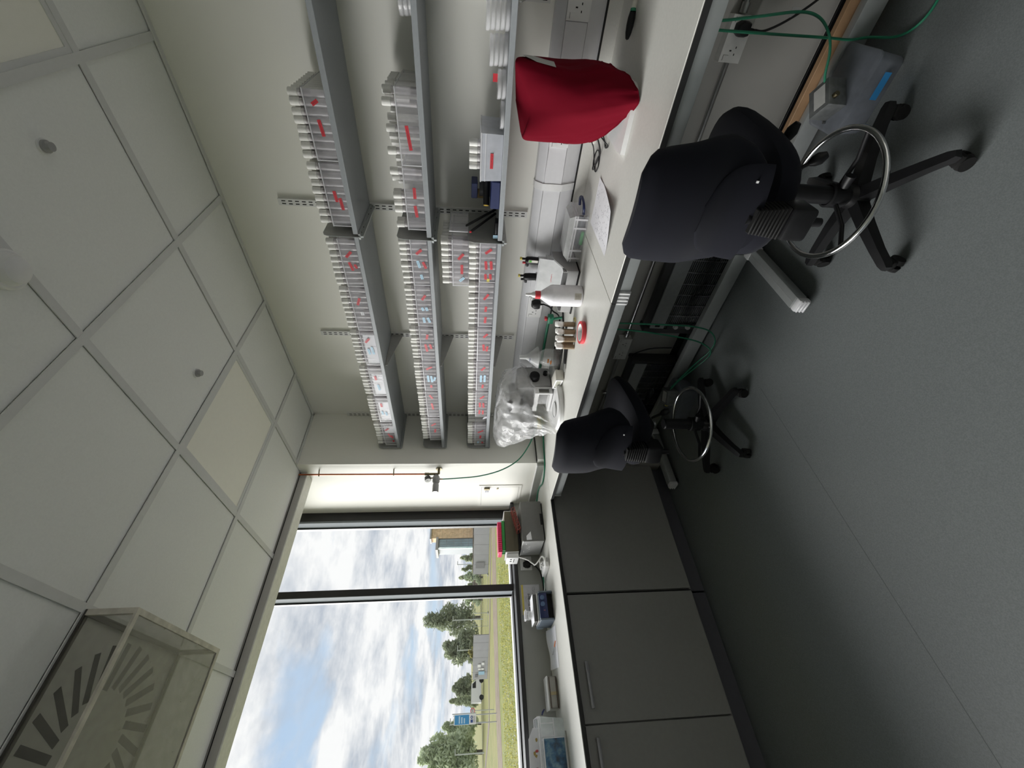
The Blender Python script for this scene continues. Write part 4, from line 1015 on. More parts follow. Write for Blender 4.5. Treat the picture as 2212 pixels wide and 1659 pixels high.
put('branch', MB().cyl((1.97,1.52,.955),(1.96,1.50,.906),.008,n=10), M_green, t)
put('branch', MB().cyl((1.965,1.505,.975),(1.925,1.49,.975),.007,n=10), M_green, t)
put('tap', MB().rbox(1.96,1.985,1.512,1.53,.992,1.008,.003), M_red, t)
put('dark_disc', MB().cyl((1.845,1.475,.9006),(1.845,1.475,.906),.018,n=20), M_dark, label='small dark round cap behind the loose vials', cat='cap')

# ---- access hatch on the lit column face
t = thing('access_hatch', (XC,3.07,1.03), 'white square access hatch with a keyhole on the lit column face', 'hatch')
a, b, z0, z1 = 2.900, 3.240, 1.032, 1.368
put('frame', MB().box(XC-.004,XC-.0003,a,a+.02,z0,z1).box(XC-.004,XC-.0003,b-.02,b,z0,z1).box(XC-.004,XC-.0003,a+.02,b-.02,z1-.02,z1).box(XC-.004,XC-.0003,a+.02,b-.02,z0,z0+.02), M_wall, t)
d = put('door', MB().box(XC-.0045,XC-.0005,a+.0225,b-.0225,z0+.0225,z1-.0225), M_wall, t)
put('door_gap', MB().box(XC-.0012,XC-.0003,a+.02,b-.02,z0+.02,z1-.02), M_midg, t)
put('keyhole', MB().cyl((XC-.0045,2.945,1.222),(XC-.0085,2.945,1.222),.008,n=16), M_brass, d)
put('warning_label', MB().box(XC-.0052,XC-.0045,2.955,3.01,1.285,1.325), M_paper, d)
put('catch', MB().rbox(XC-.016,XC-.0045,2.93,2.952,1.284,1.328,.002,1), M_brass, d)
put('label_print', scribble(MB(), (XC-.0053,2.982,1.305), (0,-1,0), (0,0,1), (-1,0,0), .04, .03, 4, random.Random(11), .003, .8), M_ink, d)

# ================================================================ ON THE WINDOW WORKTOP
t = thing('grey_machine', (1.33,3.0,.90), 'dark grey boxy lab machine on the window worktop beside the column', 'machine')
put('case', MB().rbox(1.186,1.487,2.869,3.13,.908,1.064,.006), M_gbox, t)
put('side_panel', MB().rbox(1.181,1.1865,2.874,3.126,.912,1.058,.002,1), M_gbox2, t)
put('top_edge', MB().box(1.181,1.186,2.872,3.128,1.058,1.0655), M_white, t)
put('base_gap', MB().box(1.20,1.475,2.885,3.12,.9006,.908), M_slot, t)
put('front_slot', MB().box(1.30,1.385,2.8675,2.869,.908,.925), M_slot, t)
mb = MB(); q = [(1.252,1.003),(1.192,.999),(1.190,1.036),(1.219,1.036)]
put('paper_tag', mb.prism(q, 2.8665, 2.8683, 'y'), M_paper, t)
rn = random.Random(2); mb = MB()
for k in range(7): 
    y, z = rn.uniform(2.90,3.05), rn.uniform(.985,1.04); mb.box(1.1802,1.1812,y,y+rn.uniform(.006,.02),z,z+.006)
put('panel_marks', mb, M_white, t)
# rust-red wire rack leaning on the machine
t = thing('wire_rack', (1.40,2.92,1.066), 'rust-red wire test tube rack lying tilted on the grey machine', 'rack')
mb = MB(); O = Vector((1.285,2.885,1.070)); U = Vector((.165,0,.038)); V = Vector((0,.07,.0)); W = Vector((-.012,0,.022))
for lay in (0,1):
    B = O + W*lay
    for k in range(8): mb.tube([B+U*k/7, B+U*k/7+V], .0018, 5)
    for k in range(4): mb.tube([B+V*k/3, B+V*k/3+U], .0018, 5)
for k in range(8):
    for j in (0,3): mb.tube([O+U*k/7+V*j/3, O+U*k/7+V*j/3+W], .0018, 5)
put('wires', mb, mat('rust_red',(.30,.055,.04),.5), t)
put('black_rack', MB().rbox(1.165,1.31,2.975,3.09,1.0665,1.083,.003,1), M_dark, label='low black rack between the grey machine and the beige carton', cat='rack')
t = thing('beige_carton', (1.31,3.06,1.084), 'olive brown carton with white ends stacked on the grey machine', 'carton')
cm = mat('olive_carton',(.11,.095,.06),.6)
put('body', MB().box(1.157,1.462,2.982,3.14,1.1105,1.1755), cm, t)
put('lower_flap', MB().box(1.157,1.462,2.984,3.138,1.084,1.110), cm, t)
put('white_end', MB().box(1.152,1.157,2.984,3.14,1.084,1.178), M_white, t)
put('white_end', MB().box(1.462,1.468,2.986,3.14,1.09,1.178), M_white, t)
t = thing('green_rack', (1.285,3.05,1.176), 'bright green tube rack on top of the olive carton', 'rack')
gm = mat('rack_green',(.02,.30,.05),.4)
put('frame', MB().rbox(1.176,1.393,2.99,3.09,1.1765,1.2005,.003,1), gm, t)
for k in range(3): put('foot', MB().box(1.172,1.1765,3.0+.03*k,3.012+.03*k,1.178,1.199), gm, t)
t = thing('pink_rack', (1.27,3.05,1.201), 'vivid pink tube rack stacked on the green rack', 'rack')
pk = mat('rack_pink',(.85,.04,.16),.35)
put('frame', MB().rbox(1.157,1.382,2.985,3.09,1.2015,1.231,.003,1), pk, t)
for k in range(14): put('tooth', MB().rbox(1.163+.0155*k,1.173+.0155*k,2.980,2.9855,1.204,1.229,.002,1), pk, t)
t = thing('extension_block', (1.13,3.06,1.08), 'white extension socket block hooked on the end of the carton', 'extension lead')
put('case', MB().rbox(1.116,1.1505,2.995,3.12,1.085,1.172,.005), M_white, t)
for y in (3.025,3.06): put('hole', MB().cyl((1.1162,y,1.14),(1.1152,y,1.14),.008,n=14), M_slot, t)
put('slot', MB().box(1.115,1.1162,3.02,3.08,1.115,1.120), M_slot, t)
socket('socket_outlet', (1.146,3.1985,1.011), (-1,0,0), Zu, (0,-1,0), 'white double socket on the grey wall under the window', w=.10)
plug((1.135,3.192,1.008), (-1,0,0), Zu, (0,-1,0), 'black mains plug in the socket under the window')
wc = mat('white_cord',(.74,.74,.72),.4)
put('white_cable', MB().tube([(1.13,3.02,1.085),(1.10,2.99,1.03),(1.06,2.96,.995),(1.04,2.93,.985),(1.05,2.89,.965),(1.07,2.86,.945),(1.05,2.84,.93),(1.02,2.845,.925),(1.01,2.88,.93),(1.03,2.92,.94),(1.06,2.90,.955),(1.07,2.87,.94),(1.04,2.87,.925),(1.02,2.90,.92),(1.0,2.95,.91),(.99,3.02,.905),(.95,3.08,.905),(.90,3.10,.905)], .0042, 8, smooth=7), wc, label='white flex coiled in loops in front of the grey machine', cat='cable')
put('white_cable', MB().tube([(1.03,2.99,.936),(1.06,2.93,.95),(1.05,2.89,.955),(1.02,2.90,.955),(1.01,2.94,.945),(1.04,2.95,.94),(1.055,2.91,.935)], .003, 8, smooth=7), wc, label='thin white lead looped on the flat white adaptor', cat='cable')
put('white_cable', MB().tube([(.96,3.06,.906),(.90,3.03,.92),(.855,3.02,.94),(.82,3.06,.93),(.80,3.10,.91)], .0035, 8, smooth=7), wc, label='short white lead behind the blue instrument', cat='cable')
put('black_cable', MB().tube([(1.13,3.17,.96),(1.08,3.16,.92),(1.02,3.15,.907),(.95,3.14,.906),(.88,3.13,.907),(.82,3.14,.907)], .005, 8, smooth=6), M_dark, label='black flex along the wall from the plug under the window', cat='cable')
put('green_cable', MB().tube([(1.10,3.14,.9065),(1.0,3.10,.9065),(.92,3.085,.9065),(.86,3.08,.9065)], .005, 8, smooth=6), M_green, label='green hose end lying by the wall under the window', cat='hose')
t = thing('adaptor', (1.02,2.93,.90), 'flat white network adaptor lying on the window worktop', 'adaptor')
T = Matrix.Translation((1.02,2.925,.90)) @ Matrix.Rotation(.06,4,'Z')
put('case', MB().rbox(-.032,.032,-.09,.09,.0006,.030,.006).xf(T), M_white, t)
put('vent', MB().box(-.0005,.028,-.0915,-.0898,.008,.022).xf(T), M_midg, t)
# poster
t = thing('notice', (.895,3.2,.93), 'white laminated notice with a yellow stripe reading Hot Vaseline', 'notice')
put('sheet', MB().box(.797,.995,3.1975,3.1988,.928,1.064), mat('notice_paper',(.62,.62,.66),.4), t)
put('yellow_stripe', MB().box(.797,.995,3.1965,3.1975,1.046,1.060), M_ylw, t)
F = lambda x, z: frame_to((x,3.1970,z), (1,0,0), (0,0,1), (0,-1,0))
text('headline', 'Hot Vaseline!', .0225, M_ink, t, F(.872,1.008), .0006)
put('small_print', scribble(MB(), (.90,3.1972,1.030), (1,0,0), (0,0,1), (0,-1,0), .035, .008, 1, random.Random(6), .0012, .6), M_ink, t)
put('small_print', scribble(MB(), (.935,3.1972,.972), (1,0,0), (0,0,1), (0,-1,0), .095, .024, 2, random.Random(9), .0014, .7), M_ink, t)
# blue stirrer hotplate
t = thing('blue_instrument', (.765,2.97,.90), 'dark blue bench instrument with two round dials', 'instrument')
T = Matrix.Translation((.765,2.95,.90)) @ Matrix.Rotation(.02,4,'Z')
gm = mat('slate_case',(.10,.13,.17),.45); lb = mat('pale_blue_case',(.42,.50,.60),.4)
put('body', MB().rbox(-.078,.078,-.06,.17,.040,.088,.008).xf(T), lb, t)
put('side_cheek', MB().rbox(-.086,-.074,-.085,.10,.0006,.090,.004).xf(T), gm, t)
put('side_cheek', MB().rbox(.074,.086,-.085,.10,.0006,.090,.004).xf(T), gm, t)
put('rear_foot', MB().rbox(-.07,.07,.08,.15,.0006,.042,.004).xf(T), lb, t)
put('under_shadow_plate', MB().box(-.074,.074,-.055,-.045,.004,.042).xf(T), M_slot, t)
Tp = T @ Matrix.Translation((0,-.078,.064)) @ Matrix.Rotation(math.radians(-14),4,'X')
pn = put('control_panel', MB().rbox(-.073,.073,-.006,.006,-.026,.026,.003).xf(Tp), M_navy, t)
for s in (.044, .006):
    d = put('dial', MB().cyl((s,-.006,.002),(s,-.017,.002),.0155,.0135,24).xf(Tp), mat('dial_blue',(.10,.16,.30),.4), pn)
put('panel_logo', MB().prism([(-.034,-.010),(-.026,-.010),(-.030,.004)], -.0066, -.0060, 'y').xf(Tp), mat('logo_red',(.25,.10,.12),.5), pn)
# books on it, small jar
t = put('book', MB().rbox(.690,.852,2.915,3.045,.9895,1.000,.0015,1), M_white, label='thin white booklet lowest on the blue instrument', cat='book')
t = thing('book', (.775,2.99,1.0), 'dark-edged notebook with a white cover on the blue instrument', 'book')
put('pages', MB().box(.690,.848,2.925,3.055,1.0035,1.021), mat('book_dark',(.14,.14,.13),.6), t)
put('cover', MB().box(.688,.850,2.923,3.057,1.021,1.024), M_paper, t)
put('cover', MB().box(.688,.850,2.923,3.057,1.0005,1.0035), M_dark, t)
t = thing('sample_jar', (.735,2.965,1.024), 'small clear square jar standing on the notebook', 'jar')
put('glass', MB().rbox(.712,.762,2.95,2.995,1.0245,1.066,.006), M_glassware, t)
put('lid', MB().rbox(.708,.766,2.946,2.999,1.066,1.078,.003), M_rim, t)
put('contents', MB().rbox(.718,.756,2.956,2.989,1.028,1.052,.008), M_lid, t)
# papers and pen
def pap(u, v):
    x = .655 - .215*u + .02*v; y = 2.885 + .03*u + .235*v
    return (x, y, .9012 + .022*(v**2)*(1-.6*u) + .004*math.sin(u*7)*v)
t = put('paper_sheet', MB().grid(pap, 16, 14), M_paper, label='loose white papers lifting at the back on the window worktop', cat='paper')
mb = MB(); rn = random.Random(12)
for r in range(9):
    for k in range(5):
        u = rn.uniform(.08,.75); v = .1+.09*r
        a = Vector(pap(u,v))+Vector((0,0,.0006)); b = Vector(pap(u+.1,v))+Vector((0,0,.0006)); n = Vector((0,.0008,0))
        mb.add([a-n,b-n,b+n,a+n],[(0,1,2,3)])
put('print_lines', mb, mat('faint_print',(.45,.45,.48),.7), t, flat=True)
t = thing('pen', (.56,2.93,.905), 'slim pen with an orange end lying on the white papers', 'pen')
put('barrel', MB().cyl((.520,3.005,.9145),(.553,2.950,.909),.0030,n=10), M_midg, t)
put('orange_end', MB().cyl((.553,2.950,.909),(.575,2.915,.907),.0036,.0028,10), mat('pen_orange',(.75,.20,.03),.4), t)
# tan case
t = thing('slide_case', (.33,3.08,.90), 'grey and white zipped case with a tan tab on the window worktop', 'case')
put('body', MB().rbox(.254,.416,3.032,3.135,.9010,.957,.010,3), mat('case_grey',(.42,.41,.38),.7), t)
put('zip_line', MB().tube([(.260,3.029,.910),(.260,3.029,.950),(.412,3.029,.950),(.412,3.029,.910)], .0028, 6, closed=True), mat('zip_brown',(.07,.04,.03),.5), t)
put('top_cover', MB().rbox(.252,.418,3.034,3.15,.957,.966,.004), M_white, t)
put('tab', MB().box(.322,.338,3.0300,3.0318,.905,.952), mat('tan_tab',(.48,.40,.24),.6), t)
rn = random.Random(31); put('print', scribble(MB(), (.335,3.09,.9664), (1,0,0), (0,1,0), (0,0,1), .08, .03, 2, rn, .002, .9), M_navy, t)
put('blue_pen_cap', MB().tube([(.262,3.10,.985),(.247,3.075,1.000),(.236,3.06,1.006)], [.004,.0055,.004], 10), M_navy, label='blue pen sticking up behind the clear storage box', cat='pen')
# clear storage box with cards and a blue picture in front
t = thing('storage_box', (.03,3.06,.90), 'clear plastic storage box holding printed cards at the picture edge', 'storage box')
q0 = [(-.19,2.972),(.208,2.972),(.208,3.145),(-.19,3.145)]; q1_ = [(-.20,2.962),(.222,2.962),(.222,3.155),(-.20,3.155)]
cb2 = clear('storage_clear',(.74,.80,.80),.45,.2)
put('body', MB().loft([[(x,y,.9008) for x,y in q0],[(x,y,1.036) for x,y in q1_]], True, False), cb2, t)
for z in (1.036,1.046): put('rim', MB().tube([(x,y,z) for x,y in q1_], .004, 6, closed=True), M_rim, t)
for x in (.19,.135,.12): put('rib', MB().box(x-.003,x+.003,2.960,2.966,.965,1.034), M_rim, t)
put('rib', MB().box(-.19,.21,2.960,2.966,.958,.965), M_rim, t)
cd = thing('card', (.05,3.03,.96), 'white card printed with coloured flowers standing in the clear box', 'card')
put('sheet', MB().prism([(-.20,.93),(.175,.93),(.178,1.070),(.13,1.098),(-.20,1.105)], 3.035, 3.0365, 'y'), M_paper, cd)
rn = random.Random(17)
for k in range(14):
    x, z = rn.uniform(-.19,.15), rn.uniform(1.05,1.092)
    put('flower_print', MB().prism([(x+.008*rn.uniform(.6,1.4)*math.cos(a), z+.008*rn.uniform(.6,1.4)*math.sin(a)) for a in [i*PI/3.5 for i in range(7)]], 3.0342, 3.035, 'y'), mat('print_red',(.55,.10,.10),.6) if k % 3 else mat('print_tan',(.45,.33,.10),.6), cd)
pc = thing('picture_card', (.04,2.95,.905), 'small deep blue abstract picture card leaning on the clear box', 'picture')
put('card', MB().prism([(-.045,.9012),(.128,.9012),(.128,1.030),(-.045,1.030)], 2.9425, 2.9455, 'y'), M_paper, pc)
bp = bpy.data.materials.new('blue_abstract'); bp.use_nodes = True
tt = bp.node_tree; pb = tt.nodes['Principled BSDF']; c_ = tt.nodes.new('ShaderNodeTexCoord'); nz = tt.nodes.new('ShaderNodeTexNoise'); nz.inputs['Scale'].default_value = 26; nz.inputs['Detail'].default_value = 4
tt.links.new(c_.outputs['Object'], nz.inputs['Vector']); cr = tt.nodes.new('ShaderNodeValToRGB'); tt.links.new(nz.outputs['Fac'], cr.inputs[0])
cr.color_ramp.elements[0].position = .35; cr.color_ramp.elements[0].color = (.01,.03,.06,1); cr.color_ramp.elements[1].position = .68; cr.color_ramp.elements[1].color = (.20,.33,.40,1)
e_ = cr.color_ramp.elements.new(.5); e_.color = (.03,.12,.24,1)
tt.links.new(cr.outputs[0], pb.inputs['Base Color']); pb.inputs['Roughness'].default_value = .3
put('print', MB().box(-.042,.124,2.9415,2.9425,.912,1.024), bp, pc)
put('pencil', MB().cyl((.15,2.925,.9045),(-.10,2.915,.9045),.0035,n=8), M_midg, label='grey pencil lying in front of the blue picture', cat='pencil')

# ================================================================ UNDER THE BENCH
h0 = thing('convector_heater', (2.02,1.30,0), 'long grey convector heater on the floor behind the nearer chair', 'heater', 'convector heaters')
hg = mat('heater_grey',(.30,.31,.32),.45); hd_ = mat('heater_dark',(.035,.035,.037),.5)
put('back_case', MB().prism([(1.985,.03),(2.055,.03),(2.055,.362),(2.010,.370),(1.985,.345)], .93, 1.575, 'y'), hd_, h0)
put('front_panel', MB().prism([(1.976,.245),(1.984,.245),(1.984,.335),(1.976,.335)], .93, 1.595, 'y'), hg, h0)
mb = MB()
for k in range(17): mb.box(1.978,1.9815,.94,1.57,.042+.012*k,.0445+.012*k)
for k in range(9): mb.box(1.977,1.9835,.95+.075*k,.954+.075*k,.038,.245)
put('grille', mb, M_steel, h0, kind='stuff')
put('end_cap', MB().rbox(1.970,2.060,1.575,1.612,.012,.372,.010), hd_, h0)
put('end_cap', MB().rbox(1.970,2.060,.900,.935,.012,.372,.010), hd_, h0)
put('carry_grip', MB().box(1.9745,1.9765,1.545,1.565,.275,.305), M_slot, h0)
put('control_face', MB().box(1.9740,1.978,1.535,1.577,.05,.225), hd_, h0)
for z in (.175,.095): put('knob', MB().cyl((1.974,1.556,z),(1.960,1.556,z),.016,.013,18), M_midg, h0)
put('foot', MB().box(1.955,2.065,1.54,1.56,0,.03), hd_, h0); put('foot', MB().box(1.955,2.065,.95,.97,0,.03), hd_, h0)
h1 = dup(h0); h1.location = (2.055,2.21,0); h1.rotation_euler = (0,0,0); h1.scale = (1,.80,.93)
h1['label'] = 'second convector heater on the floor behind the farther chair'
put('heater_flex', MB().tube([(2.045,1.93,.30),(2.06,1.90,.33),(2.065,1.86,.30),(2.065,1.82,.20),(2.05,1.80,.08)], .004, 8, smooth=6), M_dark, label='black flex looping up from the farther heater', cat='cable')
put('timber_plank', MB().rbox(1.904,1.930,-.7,.90,.0006,.136,.002,1), M_wood, label='raw timber plank on edge behind the grey floor rail', cat='plank')
def tub(x0, x1, y0, y1, lab, rz=0, tape=None):
    c = ((x0+x1)/2, (y0+y1)/2, 0)
    t = thing('plastic_tub', c, lab, 'tub', 'smoky plastic tubs under the bench')
    def rr_(i, z): 
        a, b, e, d = x0+i, x1-i, y0+i, y1-i; r = .022
        pts = []
        for (cx, cy_, s) in ((b-r,d-r,0),(a+r,d-r,1),(a+r,e+r,2),(b-r,e+r,3)):
            pts += [(cx + r*math.cos(s*PI/2+k*PI/8), cy_ + r*math.sin(s*PI/2+k*PI/8), z) for k in range(5)]
        return pts
    put('body', MB().loft([rr_(.010,.0008), rr_(.008,.006), rr_(0,.095)], True, False).rotz(rz, c), M_tub, t)
    put('lid', MB().loft([rr_(-.004,.095), rr_(-.004,.103), rr_(.006,.106)], False, True).rotz(rz, c), M_tub, t)
    if tape: put('blue_tape', MB().add([(x0-.0045,y,z) for y in (y0+.05,y0+.13) for z in (.03,.055)], [(0,1,3,2)]).rotz(rz, c), mat('tape_blue',(.03,.22,.50),.5), t)
    return t
tub(1.665,1.842,.145,.395,'smoky plastic tub with blue tape on the floor behind the nearer chair', 0, True)
tub(1.660,1.835,1.87,2.11,'smoky plastic tub on the floor behind the farther chair', .25)
def valvebox(x, y, z, rz, lab, yellow):
    t = thing('pump_unit', (x,y,z), lab, 'pump', 'small steel pump units')
    T = Matrix.Translation((x,y,z)) @ Matrix.Rotation(rz,4,'Z')
    put('chassis', MB().rbox(-.05,.05,-.045,.045,.0006,.070,.003).xf(T), mat('zinc',(.22,.23,.23),.4,metal=.6,var=.2), t)
    put('side_grille', MB().box(-.042,.042,-.0462,-.0452,.010,.062).xf(T), M_slot, t)
    for k in range(8): put('fin', MB().box(-.042,.042,-.0468,-.0460,.012+.0065*k,.0145+.0065*k).xf(T), M_dark, t)
    put('rating_label', MB().box(-.035,.035,-.02,.03,.0706,.0712).xf(T), mat('foil_label',(.50,.50,.48),.4), t)
    put('flange', MB().box(-.058,.058,-.05,-.0455,.0006,.010).xf(T), M_steel, t)
    if yellow: put('yellow_cap', MB().cyl((.05,.01,.05),(.062,.01,.05),.011,n=12).xf(T), M_ylw, t)
    else: put('outlet', MB().cyl((.02,.045,.05),(.02,.06,.05),.009,n=12).xf(T), M_brass, t)
valvebox(1.752,.300,.1066,2.4,'small finned steel pump unit on the tub nearest the picture edge',False)
valvebox(1.745,1.955,.1066,2.1,'small finned steel pump unit with a yellow cap behind the farther chair',True)
TUB = lambda pts, lab: put('air_tube', MB().tube(pts, .0042, 8, smooth=8), M_green, label=lab, cat='tube', group='green air tubes')
TUB([(1.70,.120,.875),(1.70,.116,.70),(1.71,.095,.55),(1.71,.074,.42),(1.72,.082,.34),(1.735,.12,.27),(1.755,.17,.22),(1.765,.23,.19),(1.77,.262,.165)], 'green air tube dropping in a bend to the pump at the picture edge')
TUB([(1.72,.140,.875),(1.72,.138,.68),(1.74,.135,.45),(1.775,.133,.25),(1.82,.135,.125),(1.84,.125,.045),(1.76,.11,.008),(1.70,.07,.006),(1.685,.01,.006),(1.72,-.06,.006)], 'green air tube dropping to the floor near the picture edge')
TUB([(1.70,1.330,.875),(1.70,1.327,.60),(1.70,1.330,.40),(1.71,1.345,.24),(1.74,1.40,.11),(1.775,1.50,.02),(1.79,1.60,.008),(1.81,1.70,.03),(1.79,1.83,.10),(1.77,1.90,.145)], 'first of two green air tubes hanging between the chairs, nearer the picture edge')
TUB([(1.70,1.362,.875),(1.70,1.372,.60),(1.70,1.395,.42),(1.70,1.43,.22),(1.72,1.49,.10),(1.765,1.58,.015),(1.785,1.66,.008),(1.80,1.74,.03),(1.78,1.85,.11),(1.76,1.91,.15)], 'second of two green air tubes hanging between the chairs, nearer the window')

# ================================================================ CHAIRS
def make_chair(lab):
    t = thing('lab_chair', (0,0,0), lab, 'chair', 'black draughtsman chairs')
    P = lambda n, mb, m, p=None: put(n, mb, m, p or t, local=True)
    # five-star base
    P('hub', MB().lathe([(.0,.070),(.040,.070),(.046,.085),(.040,.120),(.030,.135),(.0,.135)], n=24), M_dark)
    for k in range(5):
        a = 2*PI*k/5
        mb = MB()
        sec = []
        for r, w, z0, z1 in ((.028,.026,.078,.120),(.12,.023,.078,.112),(.22,.019,.068,.096),(.275,.017,.056,.084),(.292,.012,.058,.078)):
            sec.append([(r,-w,z0),(r,w,z0),(r,w*.75,z1),(r,-w*.75,z1)])
        mb.loft(sec).rotz(a)
        leg = P('base_leg', mb, M_dark)
        c = MB()
        sw = R.uniform(-.8,.8)
        for s in (-1,1): c.cyl((-.012, .006*s, .0245),(-.012, .021*s, .0245), .0245, .0215, 18)
        c.rbox(-.030,.010,-.019,.019,.030,.054,.010)
        c.cyl((0,0,.05),(0,0,.062),.008,n=10)
        c.rotz(sw).xf(Matrix.Translation((.277,0,0))).rotz(a)
        P('caster', c, M_rubber, leg)
    P('column', MB().lathe([(.030,.120),(.030,.355),(.026,.360),(.0,.360)], n=24), M_dark)
    P('gas_lift', MB().cyl((0,0,.355),(0,0,.420),.015,n=16), M_steel)
    fr = P('foot_ring', MB().torus((0,0,.200), .205, .0095, 64, 12), M_chrome)
    for k in range(3):
        a = 2*PI*k/3 + .5
        P('spoke', MB().tube([(.034*math.cos(a),.034*math.sin(a),.182),(.12*math.cos(a),.12*math.sin(a),.176),(.198*math.cos(a),.198*math.sin(a),.198)], .0075, 10), M_dark, fr)
    P('ring_clamp', MB().lathe([(.031,.150),(.040,.152),(.040,.205),(.033,.208)], n=24), M_dark)
    P('clamp_knob', MB().cyl((-.02,-.036,.18),(-.026,-.075,.185),.014,.017,14), M_dark)
    # mechanism and levers
    P('mechanism', MB().rbox(-.11,.10,-.075,.075,.410,.470,.012), M_dark)
    for (x, y0, y1, z0, z1) in ((.06,-.08,-.20,.425,.400),(-.06,-.08,-.145,.415,.340)):
        lv = P('lever', MB().cyl((x,y0,z0),(x-.01,(y0+y1)/2,(z0+z1)/2),.006,n=10), M_dark)
        c = Vector((x-.01,(y0+y1)/2,(z0+z1)/2)); e = Vector((x-.02,y1,z1))
        P('paddle', MB().tube([c, c.lerp(e,.25), c.lerp(e,.6), e], [.008,.016,.019,.010], 12), M_dark, lv)
    # seat cushion and its shell
    def se(cx, hx, hy, z, n=40, pw=2.6, taper=.0):
        out = []
        for i in range(n):
            a = 2*PI*i/n; ca, sa = math.cos(a), math.sin(a)
            x = hx*math.copysign(abs(ca)**(2/pw), ca); y = hy*math.copysign(abs(sa)**(2/pw), sa)
            out.append((cx+x, y*(1-taper*(x/hx)), z))
        return out
    kw = dict(pw=3.3, taper=-.17)
    rings = [se(.015,.195,.165,.482,**kw), se(.015,.226,.192,.488,**kw), se(.015,.238,.203,.508,**kw), se(.015,.239,.203,.530,**kw), se(.015,.228,.193,.552,**kw), se(.015,.20,.168,.562,**kw), se(.01,.10,.09,.560,**kw), se(.01,.01,.01,.559,**kw)]
    rings = [[(p[0], p[1], p[2] + .09*p[0] + (.024*max(0, p[0]/.24)**1.5 if p[2] < .515 else 0) + .008*(p[1]/.23)**2) for p in r] for r in rings]
    P('seat', MB().loft(rings, True, True), M_fabric)
    P('seat_shell', MB().loft([se(.0,.12,.11,.456,taper=-.15), se(.01,.175,.150,.464,taper=-.17), se(.012,.205,.172,.490,taper=-.17)], True, False), M_dark)
    # backrest: padded, curved round the sitter, waisted
    rows = []
    nseg = 36
    for j in range(21):
        v = j/20
        z = .575 + .395*v
        pts = [(0,.105),(.06,.148),(.15,.176),(.28,.194),(.45,.190),(.62,.176),(.80,.166),(.90,.158),(.96,.140),(1.0,.105)]
        for (a, wa), (b, wb) in zip(pts, pts[1:]):
            if a <= v <= b: hw = wa + (wb-wa)*((v-a)/(b-a)); break
        th = .030 + .016*math.sin(PI*min(1, max(0, v)))**.6
        if v > .94 or v < .04: th *= .72
        if v == 1.0 or v == 0: th *= .5
        lean = -.215 - .035*v + .030*math.exp(-((v-.25)/.2)**2)
        ring = []
        for i in range(nseg):
            a = 2*PI*i/nseg; ca, sa = math.cos(a), math.sin(a)
            yy = hw*math.copysign(abs(ca)**.72, ca); xx = th*math.copysign(abs(sa)**.72, sa)
            ring.append((lean + xx + .055*(yy/.19)**2, yy, z))
        rows.append(ring)
    bk = P('backrest', MB().loft(rows), M_fabric)
    # moulded lower back cover
    cov = []
    for j in range(9):
        v = j/8; zz = .590 + .185*v
        hw = .135*math.sqrt(max(0.02, 1-(v*.98)**2.4)) + .01
        cov.append([(-.215-.035*v*.45-.050-.006*math.sin(PI*k/12)+.030*math.exp(-((v*.45-.22)/.2)**2)+.055*((hw*math.cos(PI*k/12))/.19)**2, hw*math.cos(PI*k/12), zz) for k in range(13)])
    vv = [p for r in cov for p in r]; ff = [(j*13+i, j*13+i+1, (j+1)*13+i+1, (j+1)*13+i) for j in range(8) for i in range(12)]
    P('lumbar_cover', MB().add(vv, ff), M_fabric, bk)
    P('brand_stud', MB().box(-.2410,-.2370,-.104,-.098,.628,.634), M_white, bk)
    # back bar with ribbed bellows
    bar = P('back_bar', MB().tube([(-.08,0,.44),(-.19,0,.440),(-.235,0,.465),(-.245,0,.52),(-.245,0,.62)], .018, 10, smooth=5), M_dark)
    mb = MB()
    for k in range(9):
        z = .510 + .0115*k
        mb.rbox(-.276,-.216,-.048+.0015*k,.048-.0015*k,z,z+.0075,.0025,1)
    P('bellows', mb, M_rubber, bar)
    P('bar_housing', MB().rbox(-.285,-.195,-.050,.050,.425,.508,.014), M_dark, bar)
    P('back_knob', MB().cyl((-.245,.0,.425),(-.245,0,.378),.015,.013,14), M_dark, bar)
    return t
ch1 = make_chair('black fabric lab chair with chrome foot ring, the larger one near the red cover')
ch2 = dup(ch1)
ch1.location = (1.415,.515,0); ch1.rotation_euler = (0,0,math.radians(2))
ch2.location = (1.385,1.785,0); ch2.rotation_euler = (0,0,math.radians(17))
ch2['label'] = 'black fabric lab chair with chrome foot ring, the smaller one near the cupboards'
# turn the bases so the five feet stand as in the photo; raise the farther seat a little
def turn(ch, ang, dz):
    for c in ch.children:
        n = c.name.split('.')[0]
        if n in ('base_leg','hub'): c.rotation_euler = (0,0,ang)
        elif dz and n not in ('column','foot_ring','ring_clamp','clamp_knob'): c.location.z += dz
turn(ch1, math.radians(8), .012)
turn(ch2, math.radians(38), .055)

